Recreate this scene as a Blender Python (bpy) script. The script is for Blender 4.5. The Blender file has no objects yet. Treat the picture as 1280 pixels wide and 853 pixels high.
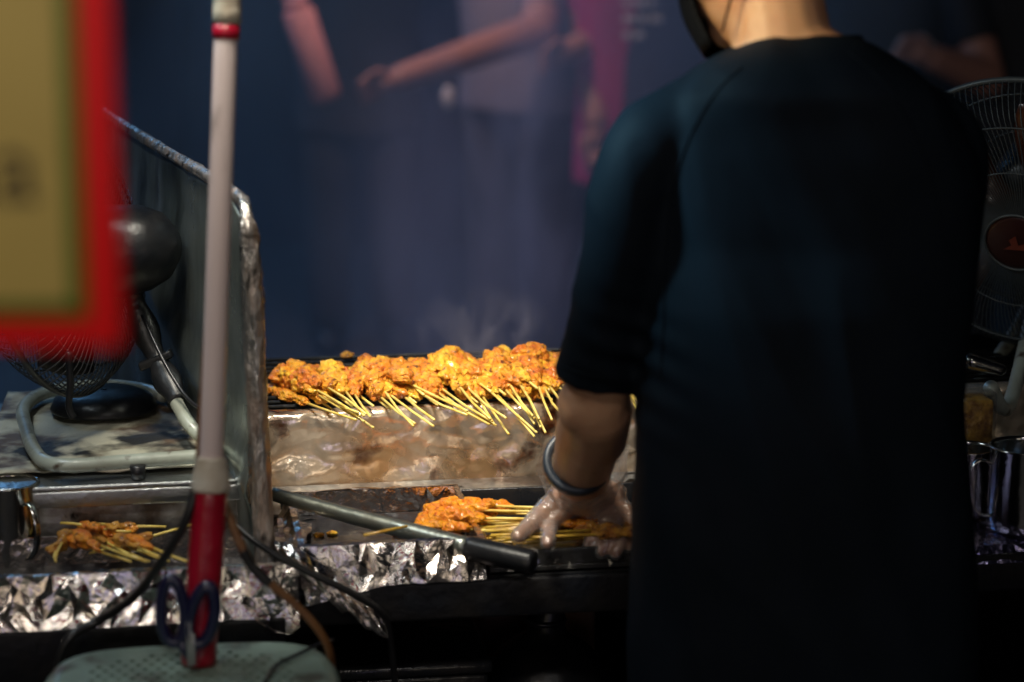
import bpy, bmesh, math, random
from mathutils import Vector, Matrix, Quaternion, noise
from mathutils.bvhtree import BVHTree
R = math.radians
rnd = random.Random(7)
scene = bpy.context.scene

# ------------------------------------------------------------------ camera
CAMZ, PITCH, F = 1.65, R(12.5), 3022.0
cam_d = bpy.data.cameras.new("camera")
cam = bpy.data.objects.new("camera", cam_d)
scene.collection.objects.link(cam)
cam.location = (0, 0, CAMZ)
cam.rotation_euler = (R(90) - PITCH, 0, 0)
cam_d.sensor_width = 36
cam_d.lens = 85.0
cam_d.clip_start = 0.05
cam_d.clip_end = 200
cam_d.dof.use_dof = True
cam_d.dof.focus_distance = 3.40
cam_d.dof.aperture_fstop = 2.1
cam_d.dof.aperture_blades = 0
scene.camera = cam

# ------------------------------------------------------------------ world: night sky
world = bpy.data.worlds.new("World")
scene.world = world
world.use_nodes = True
wn = world.node_tree.nodes
wl = world.node_tree.links
for n in list(wn): wn.remove(n)
sky = wn.new("ShaderNodeTexSky"); sky.sky_type = 'NISHITA'; sky.sun_disc = False
sky.sun_elevation = R(-4); sky.sun_rotation = R(200)
bg = wn.new("ShaderNodeBackground"); bg.inputs[1].default_value = 0.10
wo = wn.new("ShaderNodeOutputWorld")
wl.new(sky.outputs[0], bg.inputs[0]); wl.new(bg.outputs[0], wo.inputs[0])

# ------------------------------------------------------------------ lamps of the night market and added fills
def lamp(name, kind, loc, target, power, color, size=0.3, size_y=None, spot=None, blend=0.5):
    d = bpy.data.lights.new(name, kind)
    d.energy = power; d.color = color
    if kind == 'AREA':
        d.size = size
        if size_y: d.shape = 'RECTANGLE'; d.size_y = size_y
    else:
        d.shadow_soft_size = size
    if kind == 'SPOT':
        d.spot_size = R(spot); d.spot_blend = blend
    o = bpy.data.objects.new(name, d)
    scene.collection.objects.link(o)
    o.location = loc
    v = Vector(target) - Vector(loc)
    o.rotation_euler = v.to_track_quat('-Z', 'Y').to_euler()
    return o
lamp("stall_lamp", 'SPOT', (-0.38, 2.62, 2.50), (-0.10, 3.36, 0.76), 310, (1.0, 0.93, 0.79), 0.26, spot=27, blend=0.6)
lamp("stall_tube_lamp", 'AREA', (-0.95, 2.95, 2.1), (-0.45, 3.1, 0.8), 5.5, (0.84, 0.95, 1.0), 0.6, 0.08)
lamp("shoulder_side_lamp", 'SPOT', (-1.35, 2.62, 2.30), (0.110, 2.76, 1.29), 390, (0.36, 0.80, 1.0), 0.10, spot=11, blend=1.0)
lamp("neck_warm_lamp", 'SPOT', (-0.95, 1.95, 1.95), (0.300, 2.84, 1.40), 150, (1.0, 0.82, 0.46), 0.05, spot=8, blend=0.8)
lamp("alley_blue_lamp", 'AREA', (-2.4, 7.4, 3.4), (0.0, 6.8, 0.4), 34, (0.20, 0.52, 1.0), 1.2)
lamp("violet_smoke_fill", 'SPOT', (0.50, 4.75, 3.3), (0.02, 4.45, 0.85), 230, (0.64, 0.62, 1.0), 0.15, spot=24, blend=1.0)  # added spot brightening the smoke, its cone shaped for a soft gradient
lamp("warm_arm_fill", 'SPOT', (-0.50, 5.98, 2.25), (-0.25, 6.5, 1.12), 58, (1.0, 0.64, 0.54), 0.15, spot=66, blend=0.9)  # added spot brightening the arms and pink bottle in the background
# added area fills behind the camera, giving the foil something bright to reflect
lamp("foil_glint_fill", 'AREA', (-2.6, -4.0, 1.9), (-0.4, 3.0, 0.9), 22, (1.0, 0.84, 0.62), 1.5, 1.9)
lamp("foil_glint_fill", 'AREA', (-0.1, -4.3, 1.6), (-0.2, 3.0, 0.9), 9, (0.72, 0.66, 1.0), 0.8, 1.6)
lamp("foil_glint_fill", 'AREA', (2.3, -4.0, 1.8), (0.0, 3.0, 0.9), 15, (1.0, 0.88, 0.72), 1.2, 1.7)
lamp("rear_highlight_fill", 'AREA', (-0.9, 0.4, 3.0), (-0.4, 3.0, 0.7), 11, (1.0, 0.9, 0.80), 0.25)  # added small fills above and behind the camera for foil highlights
lamp("rear_highlight_fill", 'AREA', (0.5, 0.2, 3.3), (-0.2, 3.0, 0.7), 6, (1.0, 0.95, 0.9), 0.25)

scene.view_settings.view_transform = 'Standard'
scene.view_settings.look = 'None'
scene.view_settings.gamma = 1.0
scene.view_settings.exposure = 0.0
scene.cycles.use_denoising = True
scene.cycles.max_bounces = 7
scene.cycles.transparent_max_bounces = 12
scene.cycles.volume_bounces = 0
scene.cycles.volume_step_rate = 2.0
scene.cycles.volume_max_steps = 96
scene.cycles.sample_clamp_indirect = 4
scene.cycles.blur_glossy = 0.6

# ------------------------------------------------------------------ projection helpers (pixel of the photo + a real depth -> point)
def ray(px, py):
    dx = (px - 640) / F; dy = -(py - 426.5) / F
    return Vector((dx, math.cos(PITCH) + dy * math.sin(PITCH), -math.sin(PITCH) + dy * math.cos(PITCH)))
CAM = Vector((0, 0, CAMZ))
def at(px, py, Y):
    d = ray(px, py); return CAM + d * (Y / d.y)
def atz(px, py, z):
    d = ray(px, py); return CAM + d * ((z - CAMZ) / d.z)
CA = R(9.0)
EX = Vector((math.cos(CA), math.sin(CA), 0)); EY = Vector((-math.sin(CA), math.cos(CA), 0))
CO = Vector((0, 3.03, 0))
def cart(u, v, z): return CO + EX * u + EY * v + Vector((0, 0, z))
def atv(px, py, v):
    d = ray(px, py); t = (v - (CAM - CO).dot(EY)) / d.dot(EY)
    return CAM + d * t
def cu(p): return (Vector(p) - CO).dot(EX)
def cv(p): return (Vector(p) - CO).dot(EY)

# ------------------------------------------------------------------ object helpers
def link(o, parent=None):
    scene.collection.objects.link(o)
    if parent:
        o.parent = parent
        o.matrix_parent_inverse = Matrix.Translation(parent.location).inverted() if parent.rotation_euler.to_quaternion().angle < 1e-6 else parent.matrix_basis.inverted()
    return o
def tag(o, label=None, cat=None, group=None, kind=None):
    if label: o["label"] = label
    if cat: o["category"] = cat
    if group: o["group"] = group
    if kind: o["kind"] = kind
    return o
def thing(name, label, cat, loc=(0, 0, 0), group=None):
    o = bpy.data.objects.new(name, None); o.empty_display_size = 0.05
    o.location = loc
    link(o); return tag(o, label, cat, group)
def build(name, bm, m, parent=None, smooth=True):
    me = bpy.data.meshes.new(name)
    bm.normal_update()
    bm.to_mesh(me); bm.free()
    if smooth:
        for p in me.polygons: p.use_smooth = True
    if isinstance(m, (list, tuple)):
        for k in m: me.materials.append(k)
    else: me.materials.append(m)
    o = bpy.data.objects.new(name, me)
    return link(o, parent)
def frame_of(d):
    d = Vector(d).normalized()
    a = Vector((0, 0, 1)) if abs(d.z) < 0.9 else Vector((1, 0, 0))
    x = d.cross(a).normalized(); y = d.cross(x).normalized()
    return x, y
def tube(bm, pts, rad, seg=10, cap=True, sy=1.0, closed=False):
    pts = [Vector(p) for p in pts]; n = len(pts)
    rr = rad if isinstance(rad, (list, tuple)) else [rad] * n
    rings = []; x = None
    for i, p in enumerate(pts):
        a = pts[(i - 1) % n] if (i > 0 or closed) else pts[0]
        b = pts[(i + 1) % n] if (i < n - 1 or closed) else pts[-1]
        d = (b - a).normalized()
        if x is None: x, y = frame_of(d)
        else:
            x = (x - d * x.dot(d)).normalized(); y = d.cross(x).normalized()
        rings.append([bm.verts.new(p + (x * math.cos(2*math.pi*k/seg) + y * math.sin(2*math.pi*k/seg) * sy) * rr[i]) for k in range(seg)])
    m = n if closed else n - 1
    for i in range(m):
        A, B = rings[i], rings[(i + 1) % n]
        for k in range(seg):
            bm.faces.new((A[k], A[(k+1) % seg], B[(k+1) % seg], B[k]))
    if cap and not closed:
        bm.faces.new(list(reversed(rings[0]))); bm.faces.new(rings[-1])
    return bm
def smooth_path(pts, n=8):
    P = [Vector(p) for p in pts]; out = []
    for i in range(len(P) - 1):
        p0 = P[max(i-1, 0)]; p1 = P[i]; p2 = P[i+1]; p3 = P[min(i+2, len(P)-1)]
        for k in range(n):
            t = k / n
            out.append(0.5*((2*p1)+(p2-p0)*t+(2*p0-5*p1+4*p2-p3)*t*t+(3*p1-p0-3*p2+p3)*t*t*t))
    out.append(P[-1]); return out
def box(bm, c, s, X=Vector((1,0,0)), Y=Vector((0,1,0)), Z=Vector((0,0,1)), bev=0.0):
    c = Vector(c); vs = []
    for i in (-1, 1):
        for j in (-1, 1):
            for k in (-1, 1):
                vs.append(bm.verts.new(c + X*(i*s[0]/2) + Y*(j*s[1]/2) + Z*(k*s[2]/2)))
    f = [(0,1,3,2),(4,6,7,5),(0,4,5,1),(2,3,7,6),(0,2,6,4),(1,5,7,3)]
    fs = [bm.faces.new([vs[a] for a in q]) for q in f]
    bmesh.ops.recalc_face_normals(bm, faces=fs)
    if bev > 0:
        es = list({e for q in fs for e in q.edges})
        bmesh.ops.bevel(bm, geom=es, offset=bev, segments=2, profile=0.6, affect='EDGES')
    return bm
def cbox(bm, u0, u1, v0, v1, z0, z1, bev=0.003):
    return box(bm, cart((u0+u1)/2, (v0+v1)/2, (z0+z1)/2), (u1-u0, v1-v0, z1-z0), EX, EY, Vector((0,0,1)), bev)
def lathe(bm, prof, seg=40, M=Matrix.Identity(4), close=False):
    rings = []
    for (r, z) in prof:
        rings.append([bm.verts.new(M @ Vector((r*math.cos(2*math.pi*k/seg), r*math.sin(2*math.pi*k/seg), z))) for k in range(seg)])
    for A, B in zip(rings, rings[1:]):
        for k in range(seg): bm.faces.new((A[k], A[(k+1)%seg], B[(k+1)%seg], B[k]))
    if close:
        bm.faces.new(list(reversed(rings[0]))); bm.faces.new(rings[-1])
    return bm
def ell(bm, c, r, M=None, sub=3):
    m = Matrix.Translation(Vector(c)) @ (M.to_4x4() if M else Matrix.Identity(4)) @ Matrix.Diagonal((r[0], r[1], r[2], 1))
    bmesh.ops.create_icosphere(bm, subdivisions=sub, radius=1, matrix=m)
def capsule(bm, a, ra, b, rb, seg=16):
    a, b = Vector(a), Vector(b)
    L = (b-a).length; n = 8
    if L < 1e-6: return
    d = (b-a)/L; pts = []; rr = []
    for k in range(5):
        t = math.pi/2*(1 - k/4.0)
        pts.append(a - d*ra*math.sin(t)*0.999); rr.append(max(ra*math.cos(t), ra*0.04))
    for k in range(1, n): pts.append(a + d*L*k/n); rr.append(ra + (rb-ra)*k/n)
    for k in range(5):
        t = math.pi/2*(k/4.0)
        pts.append(b + d*rb*math.sin(t)*0.999); rr.append(max(rb*math.cos(t), rb*0.04))
    tube(bm, pts, rr, seg)
def fuse(o, voxel, it=4, fac=0.6):
    m = o.modifiers.new("remesh", 'REMESH'); m.mode = 'VOXEL'; m.voxel_size = voxel; m.use_smooth_shade = True
    s = o.modifiers.new("smooth", 'SMOOTH'); s.iterations = it; s.factor = fac
    return o
def bake(o):
    dg = bpy.context.evaluated_depsgraph_get(); dg.update()
    me = bpy.data.meshes.new_from_object(o.evaluated_get(dg))
    o.modifiers.clear(); o.data = me
    for p in me.polygons: p.use_smooth = True
    return o

# ------------------------------------------------------------------ materials
def mat(name, col, rough=0.5, metal=0.0, col2=None, cscale=20, cfac=1.0, bump=0.0, bscale=60, stretch=(1,1,1), rough2=None, spec=0.5,
        trans=0.0, emit=None, es=0.0, detail=6, ramp=(0.4, 0.62), coat=0.0, sss=0.0, col3=None, ramp3=(0.55, 0.65), c3scale=40):
    m = bpy.data.materials.new(name); m.use_nodes = True
    nt = m.node_tree; N = nt.nodes; L = nt.links
    b = N["Principled BSDF"]
    b.inputs["Base Color"].default_value = (*col, 1); b.inputs["Roughness"].default_value = rough
    b.inputs["Metallic"].default_value = metal; b.inputs["Specular IOR Level"].default_value = spec
    b.inputs["Transmission Weight"].default_value = trans
    b.inputs["Coat Weight"].default_value = coat; b.inputs["Coat Roughness"].default_value = 0.12
    if sss: b.inputs["Subsurface Weight"].default_value = sss; b.inputs["Subsurface Scale"].default_value = 0.01; b.inputs["Subsurface Radius"].default_value = (1, .4, .2)
    if emit: b.inputs["Emission Color"].default_value = (*emit, 1); b.inputs["Emission Strength"].default_value = es
    tc = N.new("ShaderNodeTexCoord"); mp = N.new("ShaderNodeMapping"); mp.inputs["Scale"].default_value = stretch
    L.new(tc.outputs["Object"], mp.inputs[0])
    def nz(sc, det=detail, seed=0.0):
        n = N.new("ShaderNodeTexNoise"); n.noise_dimensions = '4D'; n.inputs["Scale"].default_value = sc; n.inputs["Detail"].default_value = det
        n.inputs["W"].default_value = seed; L.new(mp.outputs[0], n.inputs["Vector"]); return n
    def rampn(src, a, c):
        r = N.new("ShaderNodeMapRange"); r.inputs[1].default_value = a; r.inputs[2].default_value = c; L.new(src, r.inputs[0]); return r
    if col2:
        n = nz(cscale); r = rampn(n.outputs["Fac"], *ramp)
        mx = N.new("ShaderNodeMix"); mx.data_type = 'RGBA'; mx.inputs[6].default_value = (*col, 1); mx.inputs[7].default_value = (*col2, 1)
        L.new(r.outputs[0], mx.inputs[0]); last = mx.outputs[2]
        if rough2 is not None:
            rr = N.new("ShaderNodeMapRange"); rr.inputs[3].default_value = rough; rr.inputs[4].default_value = rough2
            L.new(r.outputs[0], rr.inputs[0]); L.new(rr.outputs[0], b.inputs["Roughness"])
        if col3:
            n3 = nz(c3scale, 8, 3.3); r3 = rampn(n3.outputs["Fac"], *ramp3)
            m3 = N.new("ShaderNodeMix"); m3.data_type = 'RGBA'; L.new(last, m3.inputs[6]); m3.inputs[7].default_value = (*col3, 1)
            L.new(r3.outputs[0], m3.inputs[0]); last = m3.outputs[2]
        L.new(last, b.inputs["Base Color"])
    if bump:
        n = nz(bscale, 5, 7.7); bp = N.new("ShaderNodeBump"); bp.inputs["Strength"].default_value = bump; bp.inputs["Distance"].default_value = 0.01
        L.new(n.outputs["Fac"], bp.inputs["Height"]); L.new(bp.outputs[0], b.inputs["Normal"])
    return m
M = {}
M['foil'] = mat("foil", (0.90, 0.87, 0.86), 0.12, 1.0, (0.76, 0.66, 0.58), 9, bump=0.35, bscale=70, rough2=0.2)
M['foil_old'] = mat("foil_scuffed", (0.66, 0.65, 0.63), 0.26, 0.95, (0.34, 0.27, 0.23), 26, bump=0.8, bscale=60, rough2=0.6, stretch=(1.6,1.6,.5), col3=(0.04,0.035,0.03), ramp3=(.56,.68))
M['foil_grease'] = mat("foil_greasy", (0.88, 0.74, 0.58), 0.19, 0.72, (0.62, 0.38, 0.19), 6, bump=0.5, bscale=18, rough2=0.28, ramp=(.46,.62), col3=(0.14, 0.045, 0.018), ramp3=(.57,.66), c3scale=13, coat=0.8)
M['steel'] = mat("steel", (0.50, 0.53, 0.54), 0.28, 1.0, (0.36, 0.37, 0.37), 12, bump=0.12, bscale=120, rough2=0.42)
M['steel_dirty'] = mat("steel_dirty", (0.42, 0.43, 0.43), 0.42, 0.8, (0.13, 0.10, 0.08), 16, bump=0.3, bscale=60, rough2=0.6, col3=(0.02,0.015,0.012), ramp3=(.60,.66), c3scale=26)
M['mug'] = mat("mug_steel", (0.55, 0.55, 0.53), 0.17, 1.0, (0.40,0.38,0.34), 10, bump=0.06, bscale=50)
M['panel'] = mat("guard_sheet", (0.38, 0.43, 0.41), 0.27, 0.85, (0.14, 0.17, 0.16), 9, bump=0.5, bscale=9, rough2=0.42, stretch=(1,1,.45), col3=(0.05,0.055,0.05), ramp3=(.52,.70), c3scale=14)
M['black_paint'] = mat("black_paint", (0.006, 0.007, 0.010), 0.42, 0, (0.011,0.010,0.010), 14, bump=0.15, bscale=80, spec=.25)
M['black_tray'] = mat("black_tray", (0.012, 0.013, 0.016), 0.22, 0, (0.02,0.018,0.018), 20, bump=0.3, bscale=30)
M['black_rubber'] = mat("black_rubber", (0.012, 0.012, 0.014), 0.33, 0, bump=0.05, bscale=100)
M['black_gloss'] = mat("black_gloss", (0.007, 0.008, 0.010), 0.34, 0, (0.014,0.014,0.015), 30, bump=0.12, bscale=60, spec=.35)
M['grate'] = mat("grate_iron", (0.03, 0.032, 0.036), 0.45, 0.6, (0.06,0.055,0.05), 40, bump=0.3, bscale=150)
M['charcoal'] = mat("charcoal", (0.012, 0.012, 0.013), 0.85, 0, (0.05,0.048,0.045), 40, bump=0.8, bscale=60)
M['rod'] = mat("rod_steel", (0.34, 0.37, 0.33), 0.30, 0.9, (0.18,0.18,0.15), 18, bump=0.15, bscale=60, rough2=0.5, col3=(0.05,0.04,0.03), ramp3=(.62,.7))
M['tube_pale'] = mat("pale_enamel_tube", (0.38, 0.42, 0.36), 0.30, 0, (0.25,0.26,0.21), 16, bump=0.12, bscale=60, rough2=0.5, coat=0.3, col3=(0.07,0.045,0.03), ramp3=(.58,.68))
M['stool'] = mat("stool_plastic", (0.25, 0.34, 0.28), 0.42, 0, (0.15,0.20,0.16), 9, bump=0.15, bscale=50, col3=(0.05,0.035,0.02), ramp3=(.55,.68), c3scale=16)
M['pole'] = mat("pole_pvc", (0.74, 0.62, 0.60), 0.36, 0, (0.60,0.49,0.47), 6, col3=(0.30,0.24,0.22), ramp3=(.6,.7), c3scale=25, bump=0.03, bscale=40, stretch=(1,1,.25), spec=.4)
M['tape_red'] = mat("red_tape", (0.42, 0.008, 0.03), 0.30, 0, (0.30,0.005,0.02), 12, bump=0.25, bscale=40, coat=0.3)
M['tape_cream'] = mat("masking_tape", (0.58, 0.53, 0.44), 0.55, 0, (0.46,0.38,0.28), 20, bump=0.4, bscale=50)
M['cable_black'] = mat("cable_black", (0.015,0.015,0.016), 0.35, 0, bump=0.03)
M['cable_brown'] = mat("cable_brown", (0.20,0.09,0.03), 0.4, 0, (0.14,0.055,0.02), 40)
M['navy'] = mat("navy_plastic", (0.008,0.010,0.045), 0.28, 0, coat=0.4, bump=0.02)
M['stick'] = mat("bamboo", (0.86, 0.68, 0.19), 0.45, 0, (0.70,0.46,0.08), 45, bump=0.1, bscale=200, coat=0.15)
M['stick_oily'] = mat("bamboo_oily", (0.62, 0.40, 0.05), 0.35, 0, (0.45,0.24,0.03), 50, bump=0.1, bscale=200, coat=0.5)
M['skin'] = mat("skin", (0.46, 0.26, 0.15), 0.46, 0, (0.38,0.19,0.11), 14, bump=0.12, bscale=220, sss=0.15)
M['skin_far'] = mat("skin_far", (0.42, 0.20, 0.15), 0.5)
M['hair'] = mat("hair", (0.012,0.01,0.01), 0.5, 0, bump=0.6, bscale=200, stretch=(1,1,.2))
M['shirt'] = mat("black_shirt", (0.0055, 0.0085, 0.013), 0.66, 0, (0.004,0.0065,0.010), 8, bump=0.02, bscale=300, spec=0.06)
M['trousers'] = mat("trousers", (0.012,0.013,0.018), 0.8)
M['mask'] = mat("mask_cloth", (0.004,0.004,0.005), 0.8, 0, bump=0.2, bscale=150, spec=.1)
M['apron_navy'] = mat("apron_navy", (0.010,0.015,0.028), 0.8)
M['magenta'] = mat("magenta_cloth", (0.42,0.010,0.13), 0.7, 0, (0.34,0.008,0.10), 5)
M['grey_cloth'] = mat("grey_cloth", (0.26,0.22,0.26), 0.8, 0, (0.18,0.16,0.20), 4)
M['dark_cloth'] = mat("dark_cloth", (0.02,0.024,0.035), 0.8, 0, (0.03,0.035,0.05), 4)
M['trousers_far'] = mat('faded_trousers', (0.045,0.045,0.06), 0.85)
M['denim'] = mat("denim", (0.06,0.08,0.14), 0.85, 0, (0.09,0.11,0.18), 5)
M['pink'] = mat("pink_plastic", (0.92,0.42,0.42), 0.4)
M['white'] = mat("white_paint", (0.7,0.7,0.72), 0.5)
M['asphalt'] = mat("asphalt", (0.035,0.037,0.042), 0.6, 0, (0.055,0.055,0.06), 4, bump=0.4, bscale=90)
M['wall_far'] = mat("far_shopfront", (0.010,0.016,0.024), 0.7, 0, (0.005,0.008,0.012), 1.2)
M['sign_red'] = mat("sign_red", (0.95,0.0,0.0), 0.5)
M['sign_yellow'] = mat("sign_yellow", (0.60,0.45,0.12), 0.5, 0, (0.50,0.36,0.09), 3)
M['sign_green'] = mat("sign_green", (0.07,0.17,0.0), 0.5)
M['ink'] = mat("sign_ink", (0.03,0.02,0.01), 0.6)
M['board'] = mat("stained_shaded_paper", (0.52,0.50,0.38), 0.6, 0, (0.12,0.08,0.05), 9, bump=0.5, bscale=25, ramp=(.48,.58), col3=(0.02,0.018,0.015), ramp3=(.53,.60), c3scale=8)  # dark blotches are stains plus painted-in shadow of the fan guard
M['carton'] = mat("carton", (0.34,0.20,0.14), 0.8, 0, (0.26,0.15,0.10), 6)
M['cage'] = mat("cage_wire", (0.085,0.10,0.10), 0.4, 0.4)
M['cage_dark'] = mat("cage_wire_dark", (0.04,0.045,0.05), 0.35, 0.3)
M['blade'] = mat("fan_blade", (0.07,0.022,0.012), 0.3, 0, coat=0.3)
M['badge'] = mat("badge", (0.03,0.008,0.006), 0.35)
M['badge_mark'] = mat("badge_mark", (0.15,0.03,0.015), 0.4)
M['purple_foil'] = mat("foil_purple_sheen", (0.34,0.31,0.50), 0.22, 1.0, (0.2,0.18,0.32), 20, bump=0.4, bscale=60)
M['contents'] = mat("sauce", (0.75,0.42,0.07), 0.35, 0, (0.20,0.07,0.015), 60, bump=0.8, bscale=80, coat=0.5)

def meat_mat(name, a, b, c, rough):
    m = mat(name, a, rough, 0, b, 62, bump=1.0, bscale=190, ramp=(.42,.58), col3=c, ramp3=(.57,.67), c3scale=110, coat=0.35)
    return m
MEAT = [meat_mat("satay_meat", (0.90,0.42,0.03), (0.74,0.22,0.015), (0.16,0.035,0.010), 0.34),
        meat_mat("satay_meat_yellow", (0.95,0.58,0.05), (0.84,0.34,0.02), (0.24,0.06,0.012), 0.34),
        meat_mat("satay_meat_red", (0.86,0.33,0.025), (0.64,0.15,0.012), (0.10,0.02,0.008), 0.32)]
MEAT_WET = meat_mat("satay_meat_wet", (0.92,0.36,0.015), (0.80,0.22,0.01), (0.55,0.08,0.008), 0.26)
MEAT_BROWN = meat_mat("satay_meat_brown", (0.62,0.30,0.035), (0.42,0.15,0.02), (0.12,0.03,0.01), 0.36)

def clear_mat(name, tint, alpha, rough, bump, bscale):
    m = bpy.data.materials.new(name); m.use_nodes = True; nt = m.node_tree; N = nt.nodes; L = nt.links
    for n in list(N): N.remove(n)
    out = N.new("ShaderNodeOutputMaterial"); tr = N.new("ShaderNodeBsdfTransparent"); tr.inputs[0].default_value = (*tint, 1)
    gl = N.new("ShaderNodeBsdfGlossy"); gl.inputs["Roughness"].default_value = rough
    df = N.new("ShaderNodeBsdfDiffuse"); df.inputs[0].default_value = (0.8,0.8,0.8,1)
    mg = N.new("ShaderNodeMixShader"); mg.inputs[0].default_value = 0.25; L.new(gl.outputs[0], mg.inputs[1]); L.new(df.outputs[0], mg.inputs[2])
    fr = N.new("ShaderNodeLayerWeight"); fr.inputs[0].default_value = 0.35
    mr = N.new("ShaderNodeMapRange"); mr.inputs[3].default_value = alpha; mr.inputs[4].default_value = 0.75; L.new(fr.outputs["Facing"], mr.inputs[0])
    mx = N.new("ShaderNodeMixShader"); L.new(mr.outputs[0], mx.inputs[0]); L.new(tr.outputs[0], mx.inputs[1]); L.new(mg.outputs[0], mx.inputs[2])
    tc = N.new("ShaderNodeTexCoord"); nz = N.new("ShaderNodeTexNoise"); nz.inputs["Scale"].default_value = bscale; nz.inputs["Detail"].default_value = 4
    nz.inputs["Distortion"].default_value = 1.5
    bp = N.new("ShaderNodeBump"); bp.inputs["Strength"].default_value = bump; bp.inputs["Distance"].default_value = 0.01
    L.new(tc.outputs["Object"], nz.inputs[0]); L.new(nz.outputs[0], bp.inputs["Height"])
    L.new(bp.outputs[0], gl.inputs["Normal"]); L.new(bp.outputs[0], fr.inputs["Normal"])
    L.new(mx.outputs[0], out.inputs[0]); return m
M['glove'] = clear_mat("clear_glove", (0.93,0.90,0.88), 0.16, 0.18, 0.9, 38)
M['glass'] = clear_mat("clear_tub", (0.85,0.85,0.8), 0.06, 0.08, 0.1, 20)

# ------------------------------------------------------------------ crumpled foil surfaces
def crumple(bm, fn, nu, nv, amp, seed=0, off=None):
    """fn(s,t)->(point, normal); a triangulated sheet of random facets"""
    r = random.Random(seed); G = []
    for j in range(nv + 1):
        row = []
        for i in range(nu + 1):
            s = i / nu; t = j / nv
            if 0 < i < nu: s += r.uniform(-.42, .42) / nu
            if 0 < j < nv: t += r.uniform(-.42, .42) / nv
            p, n = fn(s, t)
            a = amp * (0.35 if j in (0, nv) else 1.0)
            big = noise.noise(Vector((s*nu*.22 + seed, t*nv*.22, seed*1.7)))
            p = p + n * (r.uniform(-1, 1) * a * .55 + big * a * 1.2)
            row.append(bm.verts.new(p))
        G.append(row)
    for j in range(nv):
        for i in range(nu):
            a, b, c, d = G[j][i], G[j][i+1], G[j+1][i+1], G[j+1][i]
            if r.random() < .5: bm.faces.new((a, b, c)); bm.faces.new((a, c, d))
            else: bm.faces.new((a, b, d)); bm.faces.new((b, c, d))
    return G
def quad_fn(A, B, C, D):
    A, B, C, D = map(Vector, (A, B, C, D)); n = (B-A).cross(D-A).normalized()
    def f(s, t): return (A*(1-s)*(1-t) + B*s*(1-t) + C*s*t + D*(1-s)*t), n
    return f
def subdiv(o, lv=2):
    m = o.modifiers.new("sub", 'SUBSURF'); m.levels = lv; m.render_levels = lv; return o

# ================================================================== SETTING
bm = bmesh.new(); box(bm, (0, 20, -0.05), (80, 90, 0.1))
tag(build("ground", bm, M['asphalt'], smooth=False), kind="structure")
# dark shopfront across the alley
w = thing("shopfront", "dark blurred shopfront closing the far side of the alley", "building", (0, 9.2, 0))
bm = bmesh.new(); box(bm, (0, 9.35, 1.9), (14, 0.3, 3.8)); build("wall", bm, M['wall_far'], w, False)
for i, x in enumerate((-4.2, -1.4, 1.4, 4.2)):
    bm = bmesh.new(); box(bm, (x, 9.12, 1.9), (0.35, 0.14, 3.8), bev=.02); build("pillar", bm, M['black_paint'], w)
bm = bmesh.new(); box(bm, (0, 9.18, 1.2), (2.4, 0.03, 2.4), bev=.01); build("door", bm, M['apron_navy'], w)

# ================================================================== CART
ct = thing("grill_cart", "long dark metal food cart counter with a black front rail", "cart", cart(0, .4, 0))
bm = bmesh.new(); cbox(bm, -1.3, 1.35, 0.0, 0.95, 0.625, 0.665, .004); build("countertop", bm, M['black_paint'], ct)
bm = bmesh.new(); cbox(bm, -1.3, 1.35, -0.016, -0.002, 0.612, 0.664, .004); build("front_rail", bm, M['black_paint'], ct)
for (u, v) in ((-1.25, .04), (1.3, .04), (-1.25, .9), (1.3, .9)):
    bm = bmesh.new(); cbox(bm, u-.02, u+.02, v-.02, v+.02, 0, .624, .003); build("leg", bm, M['black_paint'], ct)
bm = bmesh.new(); cbox(bm, -1.22, 1.27, .05, .88, .27, .29, .003); build("lower_shelf", bm, M['black_paint'], ct)

bm = bmesh.new(); cbox(bm, -1.28, 1.33, .952, .965, .02, .66, .003); build("added_back_board", bm, M['black_paint'], ct)  # added dark board hiding the bright alley haze under the counter
# goods under the counter
def shelf_box(name, label, cat, u0, u1, v0, v1, z1, m, flap=True):
    t = thing(name, label, cat, cart((u0+u1)/2, (v0+v1)/2, .29))
    bm = bmesh.new(); cbox(bm, u0, u1, v0, v1, .291, z1, .006); build("body", bm, m, t)
    bm = bmesh.new(); cbox(bm, u0-.006, u1+.006, v0-.006, v1+.006, z1+.001, z1+.018, .006); build("lid", bm, m, t)
shelf_box("plastic_crate", "black lidded plastic crate on the shelf under the counter", "crate", -.22, -.02, .08, .4, .50, M['black_tray'])
shelf_box("cardboard_box", "brown cardboard box standing behind the black sack under the counter", "box", -.08, .20, .45, .75, .57, M['carton'])
t = thing("bin_bag", "black tied sack sagging on the shelf under the counter", "bag", cart(.09, .2, .29))
bm = bmesh.new()
ell(bm, cart(.08, .2, .40), (.10, .1, .115)); ell(bm, cart(.12, .2, .36), (.085, .1, .08)); ell(bm, cart(.03, .2, .355), (.075, .09, .07)); capsule(bm, cart(.08, .2, .5), .03, cart(.09, .2, .56), .018)
fuse(build("sack", bm, M['black_gloss'], t), .008, 5)
bm = bmesh.new(); tube(bm, [cart(.08,.2,.53)+Vector((.026*math.cos(a), .026*math.sin(a), 0)) for a in [k*math.pi/8 for k in range(16)]], .004, 6, closed=True)
build("tie", bm, M['black_rubber'], t)
t = thing("gas_burner", "small grey burner with a red pilot light under the counter", "burner", cart(.16, .03, .29))
bm = bmesh.new(); cbox(bm, .06, .19, .03, .10, .291, .345, .008); build("body", bm, M['steel_dirty'], t)
bm = bmesh.new(); ell(bm, cart(.085, .027, .335), (.003, .003, .003), sub=2); build("pilot_light", bm, mat("pilot", (.6,0,0), .4, emit=(1,.02,.02), es=2.5), t)
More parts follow.
